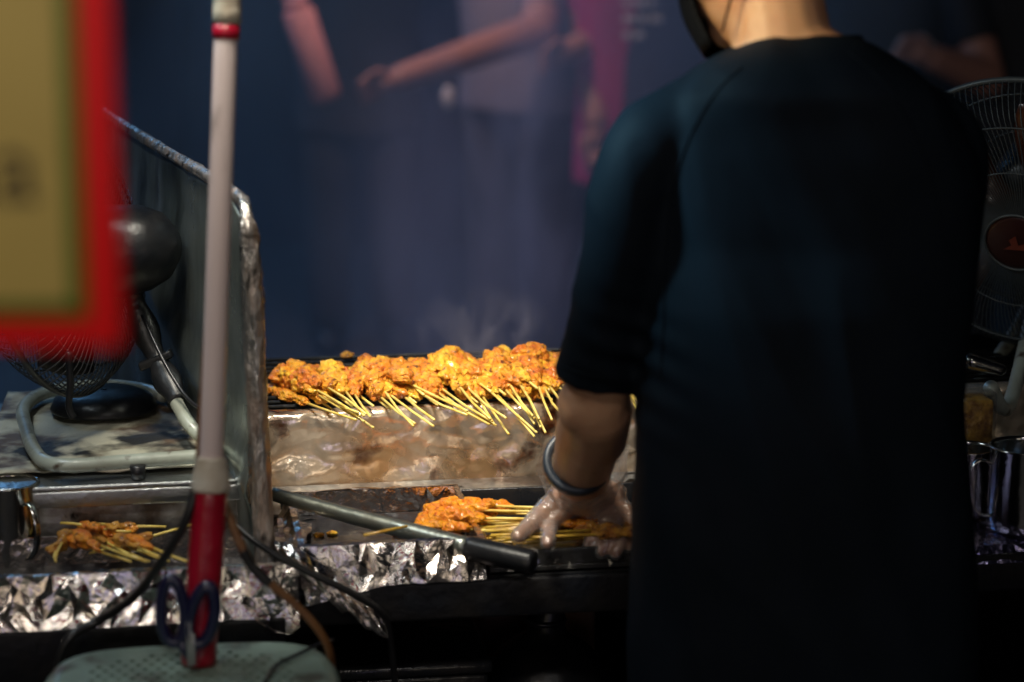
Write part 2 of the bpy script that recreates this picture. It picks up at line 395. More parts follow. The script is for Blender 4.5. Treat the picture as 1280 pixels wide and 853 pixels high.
bm = bmesh.new(); lathe(bm, [(.0, .0), (.012, .0), (.014, .012), (.010, .02), (0, .022)], 16, Matrix.Translation(cart(.15, .03, .325)) @ Matrix.Rotation(R(90), 4, 'X')); build("knob", bm, M['white'], t)

# ================================================================== GRILL
GZ = 0.80
gr = thing("charcoal_grill", "long charcoal grill box wrapped in brown greasy foil", "grill", cart(.2, .55, .666))
U0, U1, V0, V1 = -0.365, 0.98, 0.38, 0.74
# foil-wrapped front: a soft wrinkled sheet with folded top edge
bm = bmesh.new()
gn = -EY
def ffn(s_, t_):
    u = U0+(U1-U0)*s_
    if t_ > .86: return cart(u, V0+.020*(t_-.86)/.14, GZ-.001), Vector((0,0,1))*.3
    return cart(u, V0, .668+(GZ-.003-.668)*t_/.86), gn
crumple(bm, ffn, 70, 11, .0088, 444)
crumple(bm, lambda a, b: (cart(U0+.004+(.42-U0)*a, V0-.0085, .668+.022*b), gn), 30, 1, .0025, 445)
subdiv(build("foil_front", bm, M['foil_grease'], gr), 1)
bm = bmesh.new(); cbox(bm, U0, U1, V0+.020, V0+.026, .668, GZ-.004, 0); cbox(bm, U0, U1, V1-.006, V1, .668, GZ-.004, 0)
cbox(bm, U0, U0+.006, V0+.027, V1-.007, .668, GZ-.006, 0); cbox(bm, U1-.006, U1, V0+.027, V1-.007, .668, GZ-.006, 0)
cbox(bm, U0+.007, U1-.007, V0+.027, V1-.007, .668, .69, 0)
build("fire_box", bm, M['black_tray'], gr, False)
bm = bmesh.new()
for k in range(12):
    v = V0+.035+k*.0278; tube(bm, [cart(U0+.004, v, GZ-.001), cart(U1-.004, v, GZ-.001)], .0032, 6)
for k in range(14):
    u = U0+.05+k*.095; tube(bm, [cart(u, V0+.02, GZ-.006), cart(u, V1-.004, GZ-.006)], .003, 6)
build("grate", bm, M['grate'], gr)
bm = bmesh.new()
for k in range(260):
    c = cart(rnd.uniform(U0+.03, U1-.03), rnd.uniform(V0+.05, V1-.03), rnd.uniform(.70, .755))
    ell(bm, c, (rnd.uniform(.012,.024), rnd.uniform(.012,.022), rnd.uniform(.01,.018)), Quaternion((rnd.random(), rnd.random(), rnd.random(), rnd.random())).normalized().to_matrix(), 1)
tag(build("charcoal", bm, M['charcoal'], gr, False), kind="stuff")

# ================================================================== SATAY
import numpy as np
CH = {}
def make_chunk(seed, sub):
    bm = bmesh.new(); bmesh.ops.create_icosphere(bm, subdivisions=sub, radius=1)
    o = Vector((seed*3.1, seed*1.3, seed*7.7))
    for v in bm.verts:
        p = v.co.copy()
        a = noise.noise(p*1.0+o)*.46 + noise.noise(p*2.0+o)*.26 + (0.5-abs(noise.noise(p*3.4+o*2)))*.26 + (0.3-abs(noise.noise(p*7+o)))*.14 + noise.noise(p*15+o)*.045
        v.co = p*(0.88+a)
    vs = np.array([v.co[:] for v in bm.verts]); fs = np.array([[v.index for v in f.verts] for f in bm.faces])
    bm.free(); CH.setdefault(sub, []).append((vs, fs))
for s_ in range(14): make_chunk(s_+1, 4); make_chunk(s_+1, 3)
def chunk_mesh(name, items, sub, m, parent=None):
    V = []; Fc = []; off = 0
    for k, M4 in items:
        vs, fs = CH[sub][k % 14]; A = np.array(M4)
        V.append(vs @ A[:3, :3].T + A[:3, 3]); Fc.append(fs+off); off += len(vs)
    V = np.concatenate(V).astype(np.float32); Fc = np.concatenate(Fc).astype(np.int32)
    me = bpy.data.meshes.new(name); me.vertices.add(len(V)); me.vertices.foreach_set("co", V.ravel())
    me.loops.add(Fc.size); me.loops.foreach_set("vertex_index", Fc.ravel())
    me.polygons.add(len(Fc)); me.polygons.foreach_set("loop_start", np.arange(0, Fc.size, 3, dtype=np.int32))
    me.polygons.foreach_set("use_smooth", np.ones(len(Fc), dtype=bool)); me.update(calc_edges=True); me.materials.append(m)
    return link(bpy.data.objects.new(name, me), parent)
ORD = "first second third fourth fifth sixth seventh eighth ninth tenth eleventh twelfth thirteenth fourteenth fifteenth sixteenth seventeenth eighteenth nineteenth twentieth".split()
def ordw(n):
    if n < 20: return ORD[n]
    tens = ["twenty", "thirty", "forty", "fifty"][(n+1)//10-2]
    r = (n+1) % 10
    return (tens[:-1]+"ieth") if r == 0 else tens+"-"+ORD[r-1]
def skewer(tail, neck, tip, label, group, mm, sm, rad=.0155, nch=4, seed=0, srad=.0019, sub=4):
    """tail: bare stick end, neck: where meat begins, tip: far end of the meat"""
    r = random.Random(seed); tail, neck, tip = map(Vector, (tail, neck, tip))
    t = thing("satay_skewer", label, "skewer", (tail+tip)/2, group)
    d = (tip-neck); items = []
    for k in range(nch):
        f = (k+.45)/nch
        p = neck + d*f + Vector((r.uniform(-1,1), r.uniform(-1,1), r.uniform(-.3,1)))*rad*.28
        s = rad*r.uniform(.82, 1.18)*(.78 if k == 0 else 1)
        q = Quaternion((r.uniform(-1,1), r.uniform(-1,1), r.uniform(-1,1), r.uniform(-1,1))).normalized()
        zq = d.normalized().to_track_quat('Z', 'Y'); s *= r.uniform(.85, 1.05)
        m4 = Matrix.Translation(p) @ zq.to_matrix().to_4x4() @ Matrix.Diagonal((s*.92, s*.72, max(s*1.15, d.length/nch*.74), 1)) @ q.to_matrix().to_4x4()
        items.append((r.randrange(14), m4))
    chunk_mesh("meat", items, sub, mm, t)
    bm = bmesh.new(); mid = tail.lerp(neck, .5)+Vector((0, 0, r.uniform(-.0015,.0015)))
    tube(bm, [tail, mid, neck+d*.35], [srad*.95, srad, srad], 7)
    build("stick", bm, sm, t)
    return t
grill_sticks = [((382,503),(445,525)), ((392,492),(455,527)), ((396,484),(450,520)), ((409,482),(458,518)), ((432,487),(455,520)),
 ((443,494),(463,521)), ((408,496),(467,535)), ((400,500),(448,516)), ((474,500),(519,530)), ((478,490),(517,533)), ((487,493),(542,533)), ((504,495),(543,525)),
 ((512,475),(612,531)), ((521,493),(584,519)), ((545,495),(584,514)), ((548,486),(615,527)), ((571,485),(613,524)), ((544,492),(620,532)),
 ((585,493),(633,523)), ((602,495),(636,543)), ((595,493),(618,531)), ((609,485),(671,541)), ((617,486),(668,546)), ((629,489),(668,523)), ((638,481),(668,530)),
 ((651,478),(674,524)), ((660,495),(682,541)), ((640,490),(666,520)), ((658,488),(676,534)), ((671,483),(690,525)), ((679,491),(703,518)), ((687,484),(710,512)),
 ((704,480),(730,520)), ((722,480),(748,518)), ((745,482),(768,518)), ((774,478),(797,500)), ((780,486),(799,515)), ((786,490),(803,525))]
tmp = []
for i, (a, b) in enumerate(grill_sticks):
    r = random.Random(i*13+5)
    Ya = 3.405+ (a[0]-640)*.00015; Yb = 3.285 + (b[0]-640)*.00015
    neck = at(a[0], a[1], Ya + .02); tail = at(b[0], b[1], Yb)
    dx = (a[0]-b[0]); ang = r.uniform(.35, .75)
    top = {0: 468, 1: 462, 2: 460, 3: 462}.get(min(3, int((a[0]-380)/40)), 460)
    if a[0] > 540: top = 452
    if a[0] > 610: top = 446
    tip = (a[0] + dx*ang - r.uniform(0, 8), top + r.uniform(-7, 12))
    if i == 0: tip = (333, 487)
    if i == 2: tip = (352, 470)
    if i == 3: tip = (368, 463)
    if i == 4: tip = (408, 462)
    if i == 9: tip = (464, 456)
    tipp = at(tip[0], tip[1], Ya+.13)
    tmp.append((a[0]*.5+b[0]*.5, tail, neck, tipp, i))
tmp.sort(key=lambda q: q[0])
bund = lambda x: "fanned bundle at the left end" if x < 470 else "small second bundle" if x < 545 else "wide middle fan" if x < 630 else "steep fan beside the cook's arm" if x < 700 else "few sticks behind the cook's arm"
for n, (x, tail, neck, tipp, i) in enumerate(tmp):
    yb = "yellowish" if i % 3 == 1 else "reddish" if i % 3 == 2 else "orange"
    skewer(tail, neck, tipp, f"{ordw(n)} satay stick from the left on the grill, {yb} meat", "satay skewers grilling in a row",
           MEAT[i % 3], M['stick'], rad=.0195 if i else .0125, nch=4, seed=i*7+3)
# rear row: meat lumps lying behind, their sticks covered by the front row
rear = [(372,470),(398,466),(425,466),(446,470),(478,462),(488,452),(505,465),(530,466),(556,462),(572,448),(590,452),(608,456),(630,444),(648,458),(668,450),(688,448),(712,450),(740,452)]
for n, (x, y) in enumerate(rear):
    a = at(x+16, y+22, 3.47+(x-640)*.00015); b = at(x-12, y-2, 3.58+(x-640)*.00015); tl = at(x+42, y+42, 3.40+(x-640)*.00015)
    skewer(tl, a, b, f"{ordw(n)} from left of the satay pieces heaped behind the front row", "satay skewers heaped at the back", MEAT[(n+1) % 3], M['stick'], rad=.0205, nch=2, seed=n*5+101)
o = chunk_mesh("meat_scrap", [(3, Matrix.Translation(at(434, 447, 3.69)+Vector((0,0,.003))) @ Matrix.Diagonal((.011,.007,.006,1)))], 3, MEAT_BROWN)
tag(o, "small scrap of meat lying alone on the back of the grill", "meat scrap")

# ================================================================== PREP TRAYS IN FRONT OF THE GRILL
def foil_tray(name, label, u0, u1, v0, v1, z0, z1, seed, cell=.014, amp=.006, drops=None, inner=True):
    cell *= .84
    t = thing(name, label, "tray", cart((u0+u1)/2, (v0+v1)/2, z0))
    bm = bmesh.new(); T = .008
    def wall(A, B, zb0, zb1, sd, base=None):
        L = (B-A).length; nu = max(3, int(L/cell)); nv = max(3, int((zb1-zb0)/cell/1.35)+1)
        up = Vector((0,0,1))
        n = (B-A).normalized().cross(up).normalized()
        def f(s, tt):
            p = A.lerp(B, s) + n*(.020*(1-tt) - .004*math.sin(tt*math.pi))
            zb = zb0 - (drops(s) if (drops and base) else 0)
            p = Vector((p.x, p.y, zb + (zb1-zb)*tt))
            return p, n
        crumple(bm, f, nu, nv, amp, sd)
    z = 0
    A, B, C, D = [cart(u, v, 0) for u, v in ((u0, v0), (u1, v0), (u1, v1), (u0, v1))]
    wall(A, B, z0-.002, z1, seed, True); wall(B, C, z0, z1, seed+1); wall(C, D, z0, z1, seed+2); wall(D, A, z0, z1, seed+3)
    # rolled rim and inner faces
    a, b, c, d = [cart(u, v, 0) for u, v in ((u0+T, v0+T), (u1-T, v0+T), (u1-T, v1-T), (u0+T, v1-T))]
    for (P, Q, p, q, sd) in ((A, B, a, b, 11), (B, C, b, c, 12), (C, D, c, d, 13), (D, A, d, a, 14)):
        up = Vector((0, 0, z1)); dn = Vector((0, 0, z0+.012))
        crumple(bm, quad_fn(P+up, Q+up, q+up+Vector((0,0,.001)), p+up+Vector((0,0,.001))), max(3, int((Q-P).length/cell)), 1, amp*.6, seed+sd)
        crumple(bm, quad_fn(p+up, q+up, q+dn, p+dn), max(3, int((Q-P).length/cell)), 2, amp*.4, seed+sd+7)
    build("foil_wrap", bm, M['foil'], t, False)
    bm = bmesh.new(); cbox(bm, u0+T+.002, u1-T-.002, v0+T+.002, v1-T-.002, z0+.001, z0+.014, 0)
    build("bottom", bm, M['black_tray'], t, False)
    return t
uL = cu(atv(372, 672, 0.02)); uR = cu(atv(603, 672, 0.02))
mt = foil_tray("foil_tray", "shallow foil-wrapped tray in the middle with a dark oily inside", uL, uR, 0.0, 0.26, .668, .716, 21, cell=.015, amp=.0085,
               drops=lambda s: .026*max(0, 1-s*2.2))
# crumpled foil tail hanging from the tray corner
bm = bmesh.new()
pth = smooth_path([atv(352, 690, -.01), atv(385, 712, -.03), atv(418, 735, -.035), atv(450, 758, -.04), atv(476, 776, -.042)], 5)
def tailfn(s, t):
    f = s*(len(pth)-1); i = min(int(f), len(pth)-2); c = pth[i].lerp(pth[i+1], f-i)
    w = .018+.024*math.sin(min(1, s*1.15)*math.pi*.8)
    a = t*2*math.pi; n = Vector((-.45*math.cos(a), -math.sin(a), .8*math.cos(a))).normalized()
    return c+n*w*(.55+.45*abs(math.cos(a))), n
crumple(bm, tailfn, 24, 14, .0085, 77)
subdiv(build("foil_tail", bm, M['foil'], mt), 1)
bm = bmesh.new()
crumple(bm, quad_fn(atv(345, 655, .22), atv(420, 648, .24), atv(400, 640, .30), atv(352, 640, .30)), 8, 4, .007, 5)
crumple(bm, quad_fn(atv(346, 690, .03), atv(378, 682, .0), atv(392, 655, .2), atv(346, 648, .2)), 6, 9, .007, 6)
subdiv(build("foil_flap", bm, M['foil'], mt), 1)

t = thing("black_tray", "black prep tray of raw skewers under the gloved hand", "tray", cart(.06, .12, .666))
bu0, bu1 = uR+.006, .52
bm = bmesh.new(); cbox(bm, bu0, bu1, .0, .27, .667, .675, .002)
cbox(bm, bu0, bu1, .0, .006, .676, .697, .002); cbox(bm, bu0, bu1, .264, .27, .676, .706, .002); cbox(bm, bu1-.006, bu1, .0065, .2635, .676, .706, .002)
build("tray_body", bm, M['black_tray'], t)
bm = bmesh.new()
crumple(bm, quad_fn(cart(bu0, -.004, .67), cart(.2, -.004, .67), cart(.2, .0, .699), cart(bu0, 0, .699)), 22, 3, .003, 31)
build("plastic_wrap", bm, M['glass'], t, False)
# steel sheet lying behind the tray, against the grill
bm = bmesh.new(); box(bm, cart(-.02, .325, .683), (.56, .10, .004), EX, (EY+Vector((0,0,.12))).normalized(), Vector((0,0,1)))
tag(build("steel_sheet", bm, M['steel_dirty'], smooth=False), "narrow scratched steel sheet lying between the trays and the grill", "metal sheet")

# skewers in the prep tray
def flat_at(px, py, z): return atz(px, py, z)
n = 0
prep = []
for i in range(13):
    r = random.Random(i+400)
    y0 = 634 + (i % 5)*6.0 + r.uniform(-2, 2); x0 = 512 + r.uniform(0, 26) + (4-(i % 5))*5
    z = .700 + (i//5)*.008
    tip = flat_at(x0, y0, z); neck = flat_at(x0+r.uniform(58, 84), y0-1+r.uniform(-3, 5), z+.004); tail = flat_at(x0+r.uniform(150, 190), y0+r.uniform(0, 12), z+.002)
    prep.append((neck.x, tail, neck, tip, i))
prep.sort(key=lambda q: q[0])
for n, (x, tail, neck, tip, i) in enumerate(prep):
    skewer(tail, neck, tip, f"{ordw(n)} raw orange skewer of the heap left of the gloved hand", "raw skewers left of the gloved hand", MEAT_WET, M['stick'], rad=.0135, nch=4, seed=i+900, sub=3)
prep = []
for i in range(26):
    r = random.Random(i+700)
    y0 = 648 + (i % 7)*4.2 + r.uniform(-1.5, 1.5); z = .690 + (i % 5)*.006
    sx = r.uniform(592, 648); ex = sx + r.uniform(95, 130)
    tail = flat_at(sx, y0+r.uniform(2, 9), z); neck = flat_at(ex, y0+r.uniform(-8, 2), z+.003); tip = flat_at(ex+r.uniform(55, 75), y0+r.uniform(-8, 0), z+.003)
    prep.append((tail.x, tail, neck, tip, i))
prep.sort(key=lambda q: q[0])
for n, (x, tail, neck, tip, i) in enumerate(prep):
    skewer(tail, neck, tip, f"{ordw(n)} of the bunched raw skewers gripped by the gloved hand", "raw skewers bunched under the gloved hand",
           MEAT_WET if i % 3 == 0 else MEAT_BROWN, M['stick_oily'], rad=.0105, nch=4, seed=i+1300, sub=3)
# loose stick on the rim of the foil tray
bm = bmesh.new(); tube(bm, [atv(455, 673, .005)+Vector((0,0,.004)), atv(509, 658, .03)], .0019, 7)
tag(build("bamboo_stick", bm, M['stick_oily']), "single bare bamboo stick resting on the foil tray rim", "stick")
for i, (x, y, lab) in enumerate(((399, 669, "left crumb"), (415, 667, "right crumb"), (500, 669, "reddish lump"))):
    tag(chunk_mesh("food_scrap", [(i, Matrix.Translation(atz(x, y, .684)) @ Matrix.Diagonal((.011 if i == 2 else .007, .006, .004, 1)))], 3, MEAT_WET if i == 2 else MEAT[1]), ["leftmost yellow food crumb inside the foil tray", "yellow food crumb just right of another in the foil tray", "red-orange food lump by the foil tray's front rim"][i], "food scrap")

# steel rod with black grip lying across the trays
t = thing("grill_rod", "thick grey steel rod with a black grip lying across the trays", "rod", at(500, 660, 3.1))
pA = at(342, 618, 3.16); pB = at(585, 684, 3.02); pC = at(668, 704, 2.985)
bm = bmesh.new(); tube(bm, smooth_path([pA, pA.lerp(pB, .35)+Vector((0,0,-.001)), pA.lerp(pB, .7), pB], 6), [.0095+.0035*k/18 for k in range(19)], 20); build("bar", bm, M['rod'], t)
dd = (pC-pB).normalized()
bm = bmesh.new(); tube(bm, [pB-dd*.002, pB+dd*.001, pB+dd*.004, pC-dd*.006, pC-dd*.002, pC], [.0135, .0150, .0158, .0162, .0155, .013], 22)
build("grip", bm, M['black_gloss'], t)

# ================================================================== LEFT SECTION
# wind guard sheet
pN0, pN1 = Vector((-.336, 3.06, .668)), Vector((-.336, 3.06, 1.150)); pF0, pF1 = Vector((-.782, 4.17, .668)), Vector((-.782, 4.17, 1.172))
wg = thing("wind_guard", "upright foil-edged metal wind guard beside the grill", "wind guard", (pN0+pF0)/2)
nrm = (pF0-pN0).cross(Vector((0,0,1))).normalized()
if nrm.y > 0: nrm = -nrm
bm = bmesh.new(); G = []
for j in range(40):
    row = []
    for i in range(40):
        s = i/39; tt = j/39
        zt = (1-.0*s)*tt
        p = pN0.lerp(pF0, s); z = .668 + (pN1.z+(pF1.z-pN1.z)*s-.668)*tt
        if s < .07: z = min(z, pN1.z - .035*(1-s/.07)**2)
        q = Vector((s*3.2, tt*2.6, 1.0))
        h = .010*noise.noise(q) + .006*abs(noise.noise(q*2.2)) + .012*max(0, 1-abs((tt-.52)-(s-.35)*.9)*9)
        row.append(bm.verts.new(Vector((p.x, p.y, z))+nrm*h))
    G.append(row)
for j in range(39):
    for i in range(39): bm.faces.new((G[j][i], G[j][i+1], G[j+1][i+1], G[j+1][i]))
o = build("sheet", bm, M['panel'], wg)
so = o.modifiers.new("solid", 'SOLIDIFY'); so.thickness = .003
# foil-wrapped rim, near edge and along the top
path = [pN0+Vector((.008,-.006,-.0)), pN0.lerp(pN1, .5)+Vector((.004,-.006,0)), pN1+Vector((.0,-.006,-.06)), pN1+Vector((-.004,-.002,-.02)), pN1+(pF1-pN1)*.05+Vector((0,0,.003)), pN1+(pF1-pN1)*.3+Vector((0,0,.004)), pN1.lerp(pF1, .65)+Vector((0,0,.004)), pF1+Vector((0,0,.002))]
path = smooth_path(path, 14)
bm = bmesh.new(); G = []
for i, p in enumerate(path):
    a = path[max(i-1,0)]; b = path[min(i+1, len(path)-1)]; d = (b-a).normalized()
    x = nrm; y = d.cross(x).normalized(); w = .0135 - .0055*min(1, max(0, (i-30)/16))
    row = []
    for k in range(16):
        an = 2*math.pi*k/16; rr = w*(1+.30*noise.noise(Vector((k*.9, i*.16, 2)))+.24*noise.noise(Vector((k*1.7, i*.9, 9))))
        row.append(bm.verts.new(p+x*math.cos(an)*rr+y*math.sin(an)*rr))
    G.append(row)
for A, B in zip(G, G[1:]):
    for k in range(16): bm.faces.new((A[k], A[(k+1)%16], B[(k+1)%16], B[k]))
build("foil_rim", bm, M['foil_old'], wg)

# steel box behind the left tray
lu0, lu1 = -.95, cu(atv(330, 640, .15))
t = thing("steel_box", "dented stainless box with a bright bent lip behind the left tray", "box", cart((lu0+lu1)/2, .4, .666))
bm = bmesh.new(); cbox(bm, lu0, lu1-.03, .172, .62, .667, .759, .004); build("body", bm, M['steel_dirty'], t)
bm = bmesh.new(); cbox(bm, lu0, lu1-.02, .15, .63, .760, .768, .003); cbox(bm, lu0, lu1-.02, .150, .158, .738, .7605, .003); build("top_lip", bm, M['steel'], t)

# foil tray, left
fu1 = cu(atv(372, 705, -.03)); 
lt = foil_tray("foil_tray", "long foil-lined tray at the left holding leftover skewers", -.86, fu1, -.03, .14, .640, .703, 51, cell=.017, amp=.0085,
               drops=lambda s: .028*max(0, 1-abs(s-.965)*16))
bm = bmesh.new(); cbox(bm, -1.3, -.30, -.05, -.017, .560, .637, .004); 
tag(build("cart_ledge", bm, M['black_paint']), "dark painted ledge under the left foil tray", "ledge")

left = []
for i in range(26):
    r = random.Random(i+2100)
    z = .678 + (i % 8)*.0045
    hum = 1-abs(i/25-.45)
    x0 = 68 + 110*(i/25)*r.uniform(.6, 1.1); y0 = 690 - 30*hum + r.uniform(-8, 8)
    if i < 5: y0 = 660 + i*5
    a = r.uniform(-.7, .8); Ln = r.uniform(55, 88); dx = 1 if r.random() < .8 else -.55
    if x0 < 80: dx = 1
    tip = flat_at(x0, y0, z+.010); neck = flat_at(x0+26*dx, y0+20*a, z+.011)
    tail = flat_at(min(240, max(70, x0+Ln*dx)), min(702, max(654, y0+Ln*a*.8)), z+.006+r.uniform(0,.012))
    left.append((x0, tail, neck, tip, i))
left.sort(key=lambda q: q[0])
for n, (x, tail, neck, tip, i) in enumerate(left):
    skewer(tail, neck, tip, f"{ordw(n)} browned skewer of the tangle in the left foil tray", "leftover skewers tangled in the left tray",
           MEAT_BROWN if i % 2 == 0 else MEAT[2], M['stick'], rad=.0105, nch=2, seed=i+1700, sub=3)

# steel mugs
def mug(label, c, r, h, ang, group="steel mugs", rim=.0016):
    t = thing("steel_mug", label, "mug", c, group)
    bm = bmesh.new(); T = Matrix.Translation(c)
    lathe(bm, [(0.0005, .0005), (r*.93, .0005), (r*.97, .004), (r, .02), (r, h-.004), (r+.002, h-.001), (r+.002, h+.001), (r-.002, h+.001), (r-.0025, h-.004), (r-.0025, .006), (0.0005, .005)], 56, T)
    build("cup", bm, M['mug'], t)
    d = Vector((math.cos(ang), math.sin(ang), 0)); c = Vector(c)
    pts = smooth_path([c+d*(r-.001)+Vector((0,0,h*.80)), c+d*(r+.018)+Vector((0,0,h*.84)), c+d*(r+.032)+Vector((0,0,h*.66)), c+d*(r+.030)+Vector((0,0,h*.38)), c+d*(r+.014)+Vector((0,0,h*.20)), c+d*(r-.001)+Vector((0,0,h*.17))], 6)
    bm = bmesh.new(); tube(bm, pts, .0050, 10, sy=.5); build("handle", bm, M['mug'], t)
    return t
mc = atz(6, 704, .668); mug("steel mug standing in the left foil tray, handle to the right", Vector((mc.x, mc.y+.03, .656)), .042, .115, R(-48))

# paper board and fan stand on the steel box
bm = bmesh.new(); nb = 24; G = []
A, B, C, D = atz(-30, 598, .771), atz(262, 586, .771), atz(232, 498, .771), atz(10, 492, .771)
for j in range(nb+1):
    row = []
    for i in range(nb+1):
        s, tt = i/nb, j/nb; p = A*(1-s)*(1-tt)+B*s*(1-tt)+C*s*tt+D*(1-s)*tt
        row.append(bm.verts.new(p+Vector((0, 0, .004+.004*noise.noise(p*14)+.003*noise.noise(p*40)))))
    G.append(row)
for j in range(nb):
    for i in range(nb): bm.faces.new((G[j][i], G[j][i+1], G[j+1][i+1], G[j+1][i]))
o = build("stained_shaded_paper", bm, M['board']); tag(o, "crumpled grease-stained paper with painted-in shadow lying under the left fan's stand", "paper")
so = o.modifiers.new("solid", 'SOLIDIFY'); so.thickness = .0015

def fan(name, label, center, axis, r, parts, cage, ribs=72, depth=.055, motor=True, badge=True, wire=.00125):
    """axis: unit vector pointing out of the fan's front"""
    t = thing(name, label, "fan", center)
    q = Vector(axis).to_track_quat('Z', 'Y').to_matrix().to_4x4(); T = Matrix.Translation(center) @ q
    prof_f = [(r*.20, depth*1.25), (r*.5, depth*1.20), (r*.80, depth), (r*.90, depth*.72), (r*.975, depth*.25), (r, 0)]
    prof_b = [(r*.26, -depth*1.0), (r*.6, -depth*.95), (r*.85, -depth*.7), (r*.96, -depth*.3), (r, -.004)]
    for nm, pr, nr in (("front_guard", prof_f, ribs), ("rear_guard", prof_b, ribs)):
        bm = bmesh.new(); pp = smooth_path([Vector((a, 0, b)) for a, b in pr], 3)
        for k in range(nr):
            a0 = 2*math.pi*k/nr
            pts = []
            for p in pp:
                a = a0 + (.35*(p.x/r) if nm == "front_guard" else 0)
                pts.append(T @ Vector((p.x*math.cos(a), p.x*math.sin(a), p.z)))
            tube(bm, pts, wire, 4, cap=False)
        for (rr, zz, w) in ((r*.50, pr[1][1], .0014), (r*.80, pr[2][1]+(.001 if nm == "front_guard" else 0), .0017)):
            tube(bm, [T @ Vector((rr*math.cos(a), rr*math.sin(a), zz)) for a in [2*math.pi*k/64 for k in range(64)]], w, 5, closed=True)
        build(nm, bm, cage, t)
    bm = bmesh.new(); tube(bm, [T @ Vector((r*math.cos(a), r*math.sin(a), 0)) for a in [2*math.pi*k/72 for k in range(72)]], .0048, 8, closed=True); build("rim", bm, cage, t)
    for k in range(5):
        a0 = 2*math.pi*k/5; bm = bmesh.new(); G = []
        for i in range(9):
            f = i/8; rr = r*(.16+.70*f); row = []
            for j in range(7):
                w = (.35+.42*math.sin(f*math.pi*.75))*(j/6-.5); row.append(bm.verts.new(T @ Vector((rr*math.cos(a0+w), rr*math.sin(a0+w), (j/6-.5)*.035*(1-.3*f)))))
            G.append(row)
        for A_, B_ in zip(G, G[1:]):
            for j in range(6): bm.faces.new((A_[j], A_[j+1], B_[j+1], B_[j]))
        o = build("blade", bm, parts['blade'], t); m_ = o.modifiers.new("s", 'SOLIDIFY'); m_.thickness = .002
    bm = bmesh.new(); lathe(bm, [(.0005, depth*1.36), (r*.17, depth*1.34), (r*.205, depth*1.28), (r*.215, depth*1.18), (r*.20, depth*1.12), (.0005, depth*1.1)], 40, T); bd = build("badge", bm, parts['badge'], t)
    if badge:
        bm = bmesh.new(); z = depth*1.37+.0015
        tri = [(-.016,-.008),(.016,-.008),(.012,.002),(.004,-.001),(.001,.013),(-.008,.006),(-.005,-.001)]
        vs = [bm.verts.new(T @ Vector((a*r/.2, b*r/.2, z))) for a, b in tri]; f = bm.faces.new(vs); 
        build("mark", bm, M['badge_mark'], bd, False)
        bm = bmesh.new(); tube(bm, [T @ Vector((r*.205*math.cos(a), r*.205*math.sin(a), depth*1.30)) for a in [2*math.pi*k/48 for k in range(48)]], .0022, 6, closed=True); build("ring", bm, cage, bd)
    if motor:
        bm = bmesh.new(); d = depth
        lathe(bm, [(.0005, -d*.35), (r*.30, -d*.35), (r*.33, -d*1.1), (r*.335, -d*1.6), (r*.31, -d*2.3), (r*.25, -d*2.8), (r*.14, -d*3.15), (.0005, -d*3.25)], 44, T); build("motor_housing", bm, parts['motor'], t)
    return t, T
# left fan: guard turned away to the left, motor towards the wind guard
fc = at(80, 322, 3.36)
lf, LT = fan("table_fan", "black table fan at the left, standing before the wind guard", fc, Vector((-.90, .30, -.16)).normalized(), .195,
             {'blade': M['black_gloss'], 'badge': M['black_gloss'], 'motor': M['black_gloss']}, M['cage_dark'], ribs=92, badge=False)
mo = LT @ Vector((0, 0, -.11))
bm = bmesh.new()
tube(bm, smooth_path([mo+Vector((.0,0,-.03)), at(168, 372, 3.36), at(186, 425, 3.34), at(206, 470, 3.31), at(222, 500, 3.28)], 5), [.017+.004*math.sin(k*.9) for k in range(21)], 12, sy=.6)
build("bracket", bm, M['black_gloss'], lf)
bm = bmesh.new(); p = at(195, 450, 3.325); box(bm, p, (.05, .02, .012), (Vector((1, 0, .45))).normalized(), Vector((0,1,0)), Vector((-.45,0,1)).normalized(), .003); build("clamp", bm, M['black_gloss'], lf)
z = .790
loop = [at(196, 448, 3.33), at(214, 490, 3.30), at(236, 530, 3.24), atz(262, 556, z), atz(258, 568, z), atz(232, 572, z), atz(160, 577, z), atz(90, 582, z), atz(58, 578, z), atz(42, 562, z), atz(34, 540, z), atz(30, 510, z), atz(60, 490, z), atz(120, 482, z), atz(175, 486, z), atz(205, 496, z)]
bm = bmesh.new(); tube(bm, smooth_path(loop, 7), .0098, 16); build("tube_stand", bm, M['tube_pale'], lf)
bm = bmesh.new(); p = atz(172, 590, z-.004); lathe(bm, [(.0005,-.014), (.009,-.014), (.011,.004), (.0005,.004)], 16, Matrix.Translation(atz(172, 580, z)+Vector((0,0,-.006)))); build("rubber_foot", bm, M['black_rubber'], lf)
bm = bmesh.new(); tube(bm, smooth_path([at(178, 395, 3.33), at(205, 452, 3.28), at(228, 490, 3.25), at(246, 508, 3.22), at(262, 512, 3.2)], 6), .0026, 8); build("cord", bm, M['black_rubber'], lf)
bm = bmesh.new(); tube(bm, smooth_path([at(86, 440, 3.2), at(88, 480, 3.2), at(86, 508, 3.2), at(92, 522, 3.2)], 6), .005, 8); build("guard_clip", bm, M['black_gloss'], lf)
# dark disc added in place of the shadow on the paper
bm = bmesh.new(); T4 = Matrix.Translation(atz(130, 510, .782))
lathe(bm, [(.005, .028), (.05, .026), (.072, .016), (.078, .003), (.078, 0), (.0, 0)], 40, T4); o = build("shade_disc", bm, M['black_gloss']); tag(o, "dark round disc standing in for shadow on the paper behind the fan stand", "lid")

